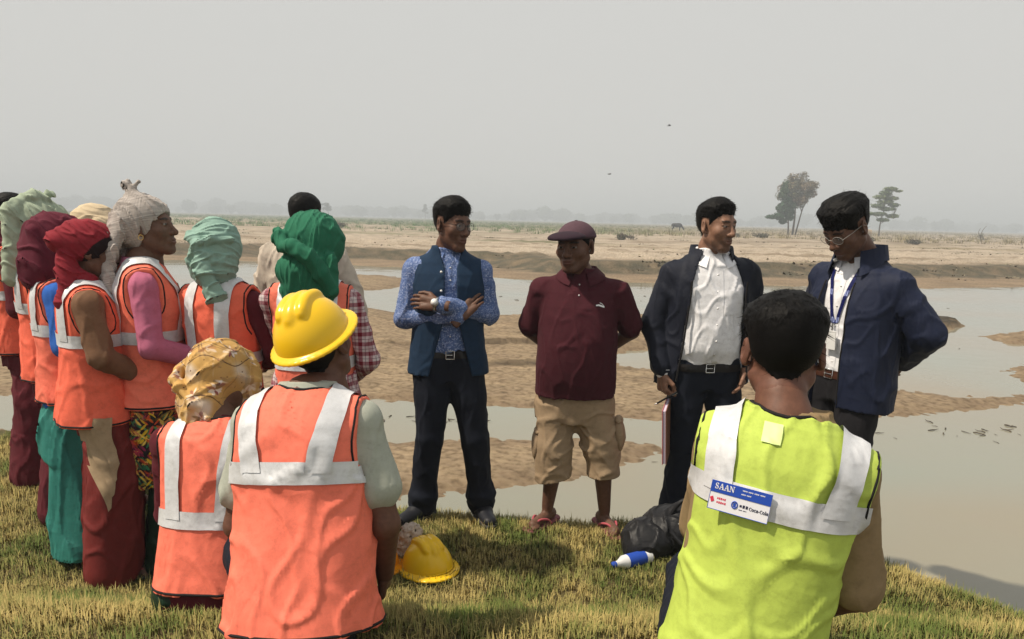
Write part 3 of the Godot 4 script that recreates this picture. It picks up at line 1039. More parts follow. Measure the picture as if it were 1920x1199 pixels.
# thong sandals under bare feet
func sandals(p: Node3D, J: Dictionary, material: Material, strap: Material) -> void:
	for q in ["l", "r"]:
		var ank: Vector3 = J["a" + q]
		var toe := Vector3(sin(J["f" + q]), 0, cos(J["f" + q]))
		var side := Vector3(toe.z, 0, -toe.x)
		var fl := ank - Vector3(0, ank.y, 0)
		var g := Field.new(fl - Vector3(0.25, 0.02, 0.25), fl + Vector3(0.25, 0.04, 0.25), 0.006)
		g.cap(fl + toe * -0.06, fl + toe * 0.03, 0.04, 0.038, 0.02)
		g.cap(fl + toe * 0.03, fl + toe * 0.15, 0.04, 0.046, 0.02)
		g.keep(func(v: Vector3) -> float: return maxf(v.y - 0.016, 0.001 - v.y))
		var base := wear(g, "sandal", material, p)
		var toepost := fl + toe * 0.135 + Vector3(0, 0.02, 0)
		for sgn in [-1.0, 1.0]:
			var pts := path([toepost, fl + toe * 0.1 + side * sgn * 0.022 + Vector3(0, 0.052, 0), fl + toe * 0.05 + side * sgn * 0.042 + Vector3(0, 0.042, 0), fl + toe * 0.02 + side * sgn * 0.043 + Vector3(0, 0.012, 0)], 4)
			put(tube(pts, [0.0065], 6).mesh(), "strap", strap, base)

# a sleeveless safety vest with reflective bands; o: rows, hem, band (height), strap (x at the shoulder, x at the band), hole (armhole x), amp
func vest(p: Node3D, J: Dictionary, material: Material, o := {}) -> Field:
	var s: float = J.s
	var hem: float = o.get("hem", 0.76)
	var base: Array = o.get("rows", [[hem / s, 0.185, 0.13, 0.15], [0.95, 0.172, 0.125, 0.135], [1.1, 0.165, 0.128, 0.122], [1.25, 0.175, 0.135, 0.128], [1.34, 0.178, 0.112, 0.122], [1.395, 0.155, 0.09, 0.104], [1.43, 0.115, 0.072, 0.084], [1.45, 0.085, 0.06, 0.07]])
	var rows := rows_of(J, base, o.get("grow", 0.008))
	var b := lo_hi([Vector3(-0.27, hem, -0.27), Vector3(0.27, 1.5 * s, 0.27)], 0.03)
	var f := Field.new(b[0], b[1], o.get("cell", 0.0085))
	f.loft(rows, 0.01)
	for q in ["l", "r"]:
		var sh: Vector3 = J["s" + q]
		f.cap(J.neck + Vector3(signf(sh.x) * 0.04, -0.04, 0.0), sh + Vector3(0, 0.005, 0), 0.054, 0.062, 0.03)
		f.cap(sh, sh.lerp(J["e" + q], 0.25), 0.064, 0.064, 0.03)
	crumple(f, o.get("amp", 0.007), o.get("seed", 8), Basis.from_scale(o.get("crease", Vector3(6, 5, 6))))
	f.shell(0.019)
	var hole: float = o.get("hole", 0.178) * s
	var shy: float = J.sl.y
	var low: float = o.get("low", 0.27)
	var wide := func(y: float) -> float:          # half width of the vest at height y
		if y < shy - low: return 0.5
		var t := clampf((y - shy + low) / low, 0.0, 1.0)
		return hole + 0.085 * pow(1.0 - t, 2.2) - 0.012 * sin(t * PI)
	f.keep(func(v: Vector3) -> float: return maxf(absf(v.x) - wide.call(v.y), hem - v.y))
	f.cap(J.neck + Vector3(0, 0.0, 0.012), J.neck + Vector3(0, 0.2, 0.02), 0.066, 0.072, 0.006, Vector3.ZERO, 1.0, true)
	f.cap(J.neck + Vector3(0, 0.0, 0.1), J.neck + Vector3(0, -0.16, 0.2), 0.06, 0.03, 0.006, Vector3.ZERO, 1.0, true)
	var mi := wear(f, "safety_vest", material, p)
	# dark binding round armholes and hem
	for sx in [-1.0, 1.0]:
		var pts := []
		for i in 12:
			var y := shy - low + 0.01 + (low + 0.02) * i / 11.0
			pts.append(f.hit(Vector3(sx * (wide.call(y) - 0.006), y, 0.3), Vector3(0, 0, -1), 0.3))
		for i in 5: pts.append(f.hit(Vector3(sx * (hole - 0.008), shy + 0.3, 0.04 - 0.025 * i + J.sl.z), Vector3(0, -1, 0), 0.4))
		for i in 12:
			var y := shy + 0.03 - (low + 0.02) * i / 11.0
			pts.append(f.hit(Vector3(sx * (wide.call(y) - 0.006), y, -0.3), Vector3(0, 0, 1), 0.3))
		pts = pts.filter(func(q): return q != Vector3.INF)
		if pts.size() > 2: put(tube(pts, [0.0034], 5).mesh(), "binding", o.get("trim", M.black_trim), mi)
	var ring := []
	for i in 49:
		var a := TAU * i / 48.0
		var q := f.hit(Vector3(cos(a) * 0.4, hem + 0.012, sin(a) * 0.4 - 0.012), Vector3(-cos(a), 0, -sin(a)), 0.6)
		if q != Vector3.INF: ring.append(q)
	if ring.size() > 3: put(tube(ring, [0.0042], 5).mesh(), "hem_binding", o.get("trim", M.black_trim), mi)
	var nb := []
	for i in 15:
		var a := PI + PI * i / 14.0 + lerpf(-0.5, 0.5, i / 14.0)
		var q := f.hit(J.neck + Vector3(cos(a) * 0.079, 0.2, 0.016 + sin(a) * 0.079), Vector3(0, -1, 0), 0.4)
		if q != Vector3.INF: nb.append(q)
	if nb.size() > 3: put(tube(nb, [0.0042], 5).mesh(), "neck_binding", o.get("trim", M.black_trim), mi)
	# reflective bands
	var band: float = o.get("band", 1.02 * s)
	var tape := Sheet.new()
	var sm := []
	var slope: float = o.get("slope", 0.0)
	for i in 65:
		var a := TAU * i / 64.0
		sm.append([Vector3(cos(a) * 0.4, band + slope * cos(a) * 0.17, sin(a) * 0.4 - 0.012), Vector3(-cos(a), 0, -sin(a)), Vector3.UP])
	ribbon(f, sm, o.get("tape", 0.052), 4, 0.005, tape)
	put(tape.mesh(), "reflective_band", M.tape, mi)
	var xs: Array = o.get("strap", [0.1, 0.105])
	for sx in [-1.0, 1.0]:
		var st := Sheet.new()
		var run := []
		for i in 22:                      # up the back, over the shoulder, down the front
			var t := i / 21.0
			run.append([Vector3(sx * lerpf(xs[1], xs[0], t) * s, lerpf(band + slope * sx * 0.1, shy + 0.03, t), -0.35), Vector3(0, 0, 1), Vector3(1, 0, 0)])
		for i in 9:
			var t := (i + 1) / 10.0
			run.append([Vector3(sx * xs[0] * s, shy + 0.25, lerpf(-0.085, 0.075, t) + J.sl.z), Vector3(0, -1, 0), Vector3(1, 0, 0)])
		for i in 18:
			var t := i / 17.0
			run.append([Vector3(sx * lerpf(xs[0], xs[1], t) * s, lerpf(shy - 0.01, band + slope * sx * 0.1, t), 0.35), Vector3(0, 0, -1), Vector3(1, 0, 0)])
		ribbon(f, run, o.get("tape", 0.052), 4, 0.0075, st)
		put(st.mesh(), "reflective_strap", M.tape, mi)
	return f

func belt(p: Node3D, f: Field, y: float, material: Material, buckle: Material, front := 0.0, width := 0.036) -> void:
	var sm := []
	for i in 49:
		var a := TAU * i / 48.0 + PI / 2
		sm.append([Vector3(cos(a) * 0.4, y, sin(a) * 0.4), Vector3(-cos(a), 0, -sin(a)), Vector3.UP])
	var b := put(ribbon(f, sm, width, 2, 0.004).mesh(), "belt", material, p)
	var q := f.hit(Vector3(front, y, 0.4), Vector3(0, 0, -1), 0.6)
	if q == Vector3.INF: return
	var sk := Sheet.new()
	var w := 0.021
	var hh := width * 0.58
	tube([q + Vector3(-w, -hh, 0.007), q + Vector3(w, -hh, 0.007), q + Vector3(w, hh, 0.007), q + Vector3(-w, hh, 0.007), q + Vector3(-w, -hh, 0.007)], [0.003], 5, sk)
	tube([q + Vector3(-w, 0, 0.008), q + Vector3(w * 0.6, 0, 0.008)], [0.0022], 5, sk)
	put(sk.mesh(), "buckle", buckle, b)

# shirt collar: two leaves falling from the neck
func collar(p: Node, J: Dictionary, material: Material, y: float, gap := 0.22, drop := 0.05, r := Vector2(0.068, 0.066), called := "collar", on: Field = null) -> void:
	var sk := Sheet.new()
	var n := 20
	for layer in 2:
		for i in n + 1:
			var t := float(i) / n
			var a := lerpf(PI * 0.5 - gap, -PI * 1.5 + gap, t)      # from one front edge round the back to the other
			var ca := cos(a)
			var sa := sin(a)
			var front := clampf(sa, 0.0, 1.0)
			var up := Vector3(ca * r.x, y + 0.02 - front * 0.035, sa * r.y + J.neck.z + 0.005 + front * 0.012)
			var out := Vector3(ca, 0, sa)
			var fold := up + out * 0.007 + Vector3(0, 0.004, 0)
			var low := up + out * (0.021 + 0.004 * front) - Vector3(0, drop * (0.75 + 0.6 * front), 0) + Vector3(signf(ca) * front * 0.016, 0, front * 0.006)
			if on != null:                    # let the leaf lie on the cloth below it
				var axis := Vector3(low.x - out.x * r.x, low.y, low.z - out.z * r.y)
				var q := on.hit(axis + out * 0.3, -out, 0.3)
				if q != Vector3.INF and (q - axis).dot(out) < 0.2: low = q + out * 0.006 + Vector3(0, 0.004, 0)
			var nrm := (out + Vector3(0, 0.5, 0)).normalized()
			for q in [[up - Vector3(0, 0.02, 0), -out], [fold, Vector3.UP], [low, nrm]]:
				sk.v.append(q[0] + nrm * (-0.003 * layer))
				sk.n.append(q[1])
				sk.c.append(Color.WHITE)
	for layer in 2:
		var base := layer * (n + 1) * 3
		for i in n:
			for j in 2:
				var a := base + i * 3 + j
				sk.i.append_array(PackedInt32Array([a, a + 1, a + 4, a, a + 4, a + 3]))
	put(sk.mesh(), called, material, p)

# ------------------------------------------------------------------ the men on the bank
const TONE := Color(0.24, 0.12, 0.075)
const TONE_DARK := Color(0.155, 0.076, 0.05)
const TONE_FAIR := Color(0.3, 0.16, 0.105)

func person(at: Vector3, yaw: float, label: String, group: String) -> Node3D:
	return thing("person", at, deg_to_rad(yaw), label, "person", group)

func glasses(p: Node3D, J: Dictionary, material: Material, w := 0.026, h := 0.019) -> void:
	var sk := Sheet.new()
	for s in [-1.0, 1.0]:
		var pts := []
		for i in 17:
			var a := TAU * i / 16.0
			pts.append(Vector3(s * 0.033 + cos(a) * w, 0.002 + sin(a) * h, 0.1 - absf(s * 0.033 + cos(a) * w) * 0.12))
		tube(pts, [0.0011], 5, sk)
		tube([Vector3(s * (0.033 + w), 0.006, 0.093), Vector3(s * 0.073, 0.01, 0.05), Vector3(s * 0.081, 0.012, -0.005), Vector3(s * 0.081, -0.004, -0.025)], [0.0012], 5, sk)
	tube([Vector3(-0.008, 0.005, 0.101), Vector3(0, 0.008, 0.103), Vector3(0.008, 0.005, 0.101)], [0.0015], 5, sk)
	var t := Transform3D(J.turn * Basis.from_scale(J.hs), J.head)
	var o := put(sk.mesh(), "glasses", material, p, t)
	for s in [-1.0, 1.0]:
		var lens := Sheet.new()
		lens.v.append(Vector3(s * 0.033, 0.002, 0.0965))
		lens.n.append(Vector3(0, 0, 1))
		lens.c.append(Color.WHITE)
		for i in 17:
			var a := TAU * i / 16.0
			lens.v.append(Vector3(s * 0.033 + cos(a) * w, 0.002 + sin(a) * h, 0.1 - absf(s * 0.033 + cos(a) * w) * 0.12))
			lens.n.append(Vector3(s * 0.12, 0, 1).normalized())
			lens.c.append(Color.WHITE)
			if i > 0: lens.i.append_array(PackedInt32Array([0, i, i + 1]))
		put(lens.mesh(), "lens", M.lens, o)

func row_of_buttons(p: Node3D, f: Field, ys: Array, x: float, material: Material, r := 0.0055) -> void:
	for y in ys:
		var q := f.hit(Vector3(x, y, 0.4), Vector3(0, 0, -1), 0.5)
		if q == Vector3.INF: continue
		var sk := tube([q + Vector3(0, 0, -0.002), q + Vector3(0, 0, 0.003)], [r], 8)
		put(sk.mesh(), "button", material, p)

func man_waistcoat() -> void:
	var p := person(Vector3(-0.335, 0, -3.53), 6, "man in navy waistcoat over speckled blue shirt with arms crossed", "men standing on the bank")
	var J := rig(1.685, {"turn": turned(42, 6, -2), "head": Vector3(0.02, 1.567, 0.02), "hs": Vector3(1.0, 1.02, 1.0),
		"el": Vector3(0.212, 1.12, 0.0), "er": Vector3(-0.215, 1.1, 0.005), "wl": Vector3(-0.045, 1.188, 0.175), "wr": Vector3(0.06, 1.125, 0.135),
		"dir_l": Vector3(-1, 0.1, -0.35), "palm_l": Vector3(-0.2, -0.3, -1), "dir_r": Vector3(0.66, 0.74, -0.2), "palm_r": Vector3(0.35, -0.1, -1),
		"kl": Vector3(0.14, 0.47, 0.03), "kr": Vector3(-0.09, 0.47, 0.03), "al": Vector3(0.185, 0.085, -0.02), "ar": Vector3(-0.135, 0.085, -0.02), "fl": 0.25, "fr": -0.75})
	body(p, J, TONE_DARK, {"gaze": 0.001})
	hair(p, J, 0.02, 0.055, 11, 0.012)
	glasses(p, J, M.black_trim)
	var tr := trousers(p, J, M.navy_trousers, [0.006, 0.098, 0.076, 0.062], 0.95, 0.0, 0.007, 4, "trousers", 0.009, 0.022)
	belt(p, tr, 0.925, M.leather, M.steel, 0.01)
	shoes(p, J, M.shoe, M.sole)
	var rows := rows_of(J, MALE, 0.006)
	rows[0][0] = 0.93
	var f := shirt_field(J, rows, [0.056, 0.053, 0.054, 0.043], 0.97, 0.008, 0.006, 15)
	var sh := wear(f, "shirt", M.speckled, p)
	collar(p, J, M.speckled, 1.44, 0.3, 0.045, Vector2(0.066, 0.064), "collar", f)
	row_of_buttons(sh, f, [1.02, 1.1, 1.36, 1.3], 0.01, M.white_plastic, 0.004)
	# waistcoat, open down the front
	var wrows := rows_of(J, [[0.82, 0.21, 0.135, 0.15], [0.95, 0.193, 0.132, 0.135], [1.1, 0.178, 0.132, 0.12], [1.25, 0.182, 0.135, 0.128], [1.34, 0.178, 0.112, 0.122], [1.395, 0.15, 0.086, 0.103], [1.435, 0.1, 0.07, 0.08], [1.475, 0.076, 0.066, 0.072]], 0.006)
	var g := Field.new(Vector3(-0.26, 0.8, -0.2), Vector3(0.26, 1.52, 0.2), 0.008)
	g.loft(wrows, 0.01)
	for q in ["l", "r"]: g.cap(J.neck + Vector3(signf(J["s" + q].x) * 0.04, -0.04, 0.0), J["s" + q], 0.055, 0.06, 0.03)
	crumple(g, 0.004, 19, Basis.from_scale(Vector3(6, 5, 6)))
	g.keep(func(v: Vector3) -> float:
		var w := 0.0
		if v.y > 1.36: w = 0.03 + (v.y - 1.36) * 0.3
		elif v.y > 1.12: w = 0.03
		else: w = 0.03 + (1.12 - v.y) * 0.26
		var hole := 0.165 + (0.09 * pow(clampf((1.38 - v.y) / 0.26, 0, 1), 2.0) if v.y > 1.12 else 0.4)
		return maxf(maxf((w - absf(v.x - 0.012)) if v.z > 0.0 else -1.0, absf(v.x) - hole), maxf(0.815 - v.y, 0.055 - Vector2(v.x, v.z + 0.02).length() if v.y > 1.41 else -1.0)))
	var wc := wear(g, "waistcoat", M.waistcoat, p)
	row_of_buttons(wc, g, [1.34, 1.25, 0.98, 0.9], -0.035, M.white_plastic, 0.0065)
	# wrist watch on the left wrist
	var a: Vector3 = J.wl + Vector3(-0.012, 0.002, -0.003)
	var ring := []
	var ax := Vector3(-1, 0.25, -0.4).normalized()
	var u := ax.cross(Vector3.UP).normalized()
	var v := ax.cross(u)
	for i in 15: ring.append(a + (u * cos(TAU * i / 14.0) + v * sin(TAU * i / 14.0)) * 0.033)
	var band := put(tube(ring, [0.0065], 6).mesh(), "watch", M.steel, p)
	var face_at := a + Vector3(-0.01, 0.012, 0.034)
	put(tube([face_at - Vector3(0, 0, 0.004), face_at + Vector3(0, 0.002, 0.008)], [0.019], 14).mesh(), "watch_face", M.white_plastic, band)

func man_polo() -> void:
	var p := person(Vector3(0.325, 0, -3.45), -6, "man in maroon polo shirt and purple cap with beige cargo shorts", "men standing on the bank")
	var J := rig(1.6, {"turn": turned(-24, 4, 2), "head": Vector3(-0.03, 1.478, 0.03), "hs": Vector3(1.1, 0.98, 1.04),
		"sl": Vector3(0.178, 1.255, -0.02), "sr": Vector3(-0.178, 1.255, -0.02), "neck": Vector3(0, 1.35, -0.025),
		"el": Vector3(0.275, 1.06, -0.07), "er": Vector3(-0.255, 1.05, -0.07), "wl": Vector3(0.1, 0.9, -0.175), "wr": Vector3(-0.08, 0.89, -0.175),
		"palm_l": Vector3(0, 0, -1), "palm_r": Vector3(0, 0, -1),
		"hl": Vector3(0.1, 0.8, 0), "hr": Vector3(-0.1, 0.8, 0), "kl": Vector3(0.155, 0.43, 0.01), "kr": Vector3(-0.085, 0.43, 0.01), "al": Vector3(0.185, 0.09, -0.04), "ar": Vector3(-0.12, 0.09, -0.04), "fl": 0.45, "fr": -0.55})
	body(p, J, TONE_DARK, {"stubble": 0.2})
	hair(p, J, 0.01, 0.055, 12, 0.0, 200)
	sandals(p, J, M.slipper, M.slipper_strap)
	# baggy shorts to below the knee
	var f := Field.new(Vector3(-0.32, 0.2, -0.22), Vector3(0.36, 0.9, 0.22), 0.008)
	f.loft(rows_of({"s": 1.0}, [[0.6, 0.2, 0.115, 0.13], [0.71, 0.197, 0.125, 0.135], [0.84, 0.165, 0.11, 0.11]], 0.0), 0.02)
	f.cap(Vector3(0.095, 0.68, 0), Vector3(0.15, 0.45, 0.005), 0.105, 0.1, 0.025)
	f.cap(Vector3(0.155, 0.48, 0.005), Vector3(0.17, 0.24, 0.0), 0.094, 0.09, 0.006)
	f.cap(Vector3(-0.09, 0.68, 0), Vector3(-0.1, 0.47, 0.005), 0.105, 0.097, 0.02)
	f.cap(Vector3(-0.1, 0.48, 0.005), Vector3(-0.085, 0.2, 0.0), 0.096, 0.102, 0.006)
	f.cap(Vector3(0.02, 0.62, 0), Vector3(0.028, 0.575, 0.0), 0.075, 0.05, 0.03)
	crumple(f, 0.009, 27, Basis.from_scale(Vector3(6, 7, 6)))
	f.keep(func(v: Vector3) -> float: return (0.305 + 0.03 * (v.x - 0.16) - v.y) if v.x > 0.045 else (0.27 + 0.25 * (v.x + 0.1) - v.y))
	var st := wear(f, "cargo_shorts", M.shorts, p)
	for sx in [-1.0, 1.0]:
		var g := Field.new(Vector3(sx * 0.24 - 0.14, 0.36, -0.16), Vector3(sx * 0.24 + 0.14, 0.7, 0.16), 0.007)
		var c := Vector3(0.247, 0.54, 0.0) if sx > 0 else Vector3(-0.197, 0.46, 0.0)
		g.egg(c - Vector3(sx * 0.012, 0, 0), Vector3(0.03, 0.09, 0.07), 0.01, Basis(Vector3.BACK, sx * 0.06))
		crumple(g, 0.006, 5)
		var po := wear(g, "cargo_pocket", M.shorts, st)
		var fl := Field.new(c + Vector3(-0.06, 0.0, -0.12), c + Vector3(0.06, 0.14, 0.12), 0.006)
		fl.egg(c + Vector3(-sx * 0.016, 0.07, 0), Vector3(0.024, 0.02, 0.06), 0.01)
		wear(fl, "pocket_flap", M.shorts, po)
	# polo with a belly
	var rows := rows_of({"s": 1.0}, [[0.735, 0.206, 0.155, 0.155], [0.84, 0.205, 0.178, 0.14], [0.96, 0.2, 0.185, 0.13], [1.08, 0.195, 0.17, 0.125], [1.19, 0.19, 0.14, 0.125], [1.26, 0.18, 0.105, 0.118], [1.31, 0.145, 0.08, 0.098], [1.345, 0.095, 0.062, 0.075], [1.375, 0.07, 0.06, 0.065]], 0.0, -0.01)
	var s := shirt_field(J, rows, [0.066, 0.066, 0.05, 0.05], 0.42, 0.008, 0.0055, 33)
	s.cap(Vector3(0.0, 1.42, 0.05), Vector3(0.0, 1.27, 0.14), 0.036, 0.004, 0.004, Vector3.ZERO, 1.0, true)
	var po := wear(s, "polo_shirt", M.polo, p)
	collar(p, J, M.polo, 1.36, 0.4, 0.045, Vector2(0.072, 0.068), "collar", s)
	row_of_buttons(po, s, [1.3, 1.25], 0.0, M.white_plastic, 0.004)
	var q := s.hit(Vector3(0.1, 1.2, 0.4), Vector3(0, 0, -1), 0.5)
	var logo := Sheet.new()
	# a small leaping mark sewn on the chest
	ribbon(s, [[Vector3(0.083, 1.205, 0.4), Vector3(0, 0, -1), Vector3(0, 1, 0)], [Vector3(0.095, 1.207, 0.4), Vector3(0, 0, -1), Vector3(0, 1.2, 0)], [Vector3(0.108, 1.203, 0.4), Vector3(0, 0, -1), Vector3(0, 1.4, 0)], [Vector3(0.123, 1.198, 0.4), Vector3(0, 0, -1), Vector3(0, 1.2, 0)]], 0.006, 2, 0.003, logo)
	ribbon(s, [[Vector3(0.1, 1.218, 0.4), Vector3(0, 0, -1), Vector3(0, 1, 0)], [Vector3(0.112, 1.212, 0.4), Vector3(0, 0, -1), Vector3(0, 1, 0)], [Vector3(0.12, 1.203, 0.4), Vector3(0, 0, -1), Vector3(0, 1, 0)]], 0.003, 2, 0.003, logo)
	put(logo.mesh(), "chest_logo", M.white_plastic, po)
	# cap: crown and brim
	var c := head_field.copy()
	c.mod(func(v: Vector3, d: float) -> float: return d - clampf((v.y - 0.036 - v.z * 0.06) * 1.2, -0.02, 0.014), 12.0)
	var t := Transform3D(J.turn * Basis.from_scale(J.hs), J.head)
	var crown := wear(c, "cap", M.cap, p, t)
	var b := Field.new(Vector3(-0.1, 0.0, 0.02), Vector3(0.1, 0.09, 0.2), 0.0045)
	b.egg(Vector3(0, 0.052, 0.09), Vector3(0.082, 0.03, 0.09), 0.01)
	b.egg(Vector3(0, 0.036, 0.085), Vector3(0.085, 0.036, 0.088), 0.004, Basis.IDENTITY, true)
	wear(b, "cap_brim", M.cap_dark, crown)
	put(tube([Vector3(0, 0.122, -0.015), Vector3(0, 0.1285, -0.015)], [0.007], 8).mesh(), "cap_button", M.cap, crown)

func man_white_shirt() -> void:
	var p := person(Vector3(0.985, 0, -3.5), 4, "man in white shirt and open dark jacket holding a notebook", "men standing on the bank")
	var J := rig(1.715, {"turn": turned(30, 4, 0), "head": Vector3(0.0, 1.592, 0.02),
		"sl": Vector3(0.178, 1.36, -0.02), "sr": Vector3(-0.185, 1.35, -0.02),
		"er": Vector3(-0.262, 1.1, -0.035), "wr": Vector3(-0.228, 0.862, 0.05), "palm_r": Vector3(0.9, 0, -0.35), "hand_r": fist_net, "dir_r": Vector3(0.06, -1, 0.12),
		"el": Vector3(0.262, 1.12, -0.06), "wl": Vector3(0.2, 0.9, 0.04),
		"kr": Vector3(-0.085, 0.49, 0.02), "ar": Vector3(-0.085, 0.085, -0.03), "kl": Vector3(0.14, 0.49, 0.02), "al": Vector3(0.17, 0.085, -0.03)})
	body(p, J, TONE_FAIR, {"stubble": 0.55, "gaze": 0.002})
	hair(p, J, 0.017, 0.062, 13, 0.014)
	var tr := trousers(p, J, M.navy_trousers, [0.008, 0.096, 0.078, 0.072], 0.93, -0.02, 0.006, 14)
	belt(p, tr, 0.895, M.leather, M.steel, 0.0)
	shoes(p, J, M.shoe, M.sole)
	var rows := rows_of(J, [[0.905, 0.168, 0.118, 0.11], [0.98, 0.172, 0.142, 0.11], [1.1, 0.17, 0.14, 0.105], [1.25, 0.178, 0.125, 0.118], [1.34, 0.172, 0.1, 0.112], [1.395, 0.14, 0.078, 0.092], [1.435, 0.09, 0.06, 0.072], [1.465, 0.068, 0.058, 0.062]], 0.004)
	var f := shirt_field(J, rows, [0.052, 0.044, 0.042, 0.036], 0.98, 0.0075, 0.008, 51)
	f.cap(Vector3(0.004, 1.5, 0.05), Vector3(0.004, 1.345, 0.125), 0.036, 0.004, 0.004, Vector3.ZERO, 1.0, true)
	var sh := wear(f, "shirt", M.white_shirt, p)
	collar(p, J, M.white_shirt, 1.465, 0.42, 0.05, Vector2(0.068, 0.066), "collar", f)
	row_of_buttons(sh, f, [1.36, 1.28, 1.2, 1.12, 1.04, 0.97], 0.004, M.white_plastic, 0.005)
	var fold := []
	for i in 24: fold.append([Vector3(0.016, 0.92 + 0.47 * i / 23.0, 0.4), Vector3(0, 0, -1), Vector3(1, 0, 0)])
	put(ribbon(f, fold, 0.03, 2, 0.002).mesh(), "button_placket", M.white_shirt, sh)
	var pk := []
	for i in 8: pk.append([Vector3(0.085, 1.17 + 0.115 * i / 7.0, 0.4), Vector3(0, 0, -1), Vector3(1, 0, 0)])
	put(ribbon(f, pk, 0.095, 4, 0.003).mesh(), "shirt_pocket", M.white_shirt, sh)
	# open jacket
	var jr := rows_of({"s": 1.0}, [[0.8, 0.245, 0.13, 0.165], [0.95, 0.235, 0.14, 0.155], [1.1, 0.225, 0.14, 0.145], [1.25, 0.222, 0.14, 0.148], [1.34, 0.21, 0.12, 0.138], [1.4, 0.175, 0.095, 0.115], [1.445, 0.12, 0.075, 0.09], [1.475, 0.09, 0.07, 0.08]], 0.0)
	var g := shirt_field(J, jr, [0.066, 0.064, 0.064, 0.054], 0.93, 0.0085, 0.0075, 61)
	g.keep(func(v: Vector3) -> float:
		var w := 0.135
		if v.y < 1.25: w = 0.135 + (1.25 - v.y) * 0.1
		elif v.y > 1.3: w = 0.135 - (v.y - 1.3) * 0.35
		return maxf((w - absf(v.x - 0.008)) if v.z > -0.02 and absf(v.x) < 0.21 else -1.0, 0.072 - Vector2(v.x, v.z + 0.03).length() if v.y > 1.4 else -1.0))
	var jk := wear(g, "jacket", M.navy, p)
	collar(jk, J, M.navy, 1.475, 0.75, 0.1, Vector2(0.098, 0.085), "jacket_collar")
	for sx in [-1.0, 1.0]:                  # the front edges with their zip
		var zp := []
		for i in 14:
			var y := 0.83 + 0.5 * i / 13.0
			zp.append(Vector3(sx * (0.138 + maxf(0.0, 1.25 - y) * 0.1) + 0.008, y, 0.112 + 0.006 * sin(y * 14.0)))
		put(tube(zp, [0.005], 5).mesh(), "zip", M.black_trim, jk)
	put(tube([Vector3(-0.2285, 0.9, 0.037), Vector3(-0.227, 0.868, 0.047)], [0.045, 0.045], 14).mesh(), "shirt_cuff", M.white_shirt, sh)
	# what he holds
	var hw := p.transform
	var nb := thing("notebook", hw * Vector3(-0.2, 0.57, 0.105), deg_to_rad(4), "tall brown notebook with pink edges hanging from a hand", "notebook")
	nb.basis = nb.basis * Basis(Vector3.BACK, 0.06) * Basis(Vector3.UP, 1.18) * Basis(Vector3.BACK, 0.08)
	put(block(Vector3(0.2, 0.29, 0.004), 0.001, null, Transform3D(Basis.IDENTITY, Vector3(0, 0, 0.009))).mesh(), "cover", M.book_brown, nb)
	put(block(Vector3(0.2, 0.29, 0.004), 0.001, null, Transform3D(Basis.IDENTITY, Vector3(0, 0, -0.009))).mesh(), "cover", M.book_pink, nb)
	put(block(Vector3(0.192, 0.282, 0.013), 0.001).mesh(), "pages", M.book_pages, nb)
	var pen := thing("pen", hw * Vector3(-0.215, 0.745, 0.115), 0, "black pen with silver tip held between fingers", "pen")
	pen.basis = Basis(Vector3.BACK, -0.95) * Basis(Vector3.RIGHT, 0.15)
	put(tube([Vector3(0, -0.055, 0), Vector3(0, 0.06, 0)], [0.0048], 8).mesh(), "barrel", M.black_trim, pen)
	put(tube([Vector3(0, -0.072, 0), Vector3(0, -0.055, 0)], [0.0012, 0.0046], 8).mesh(), "tip", M.steel, pen)
	put(tube([Vector3(0.0055, 0.03, 0.0), Vector3(0.0065, 0.058, 0.0)], [0.0014], 5).mesh(), "clip", M.steel, pen)

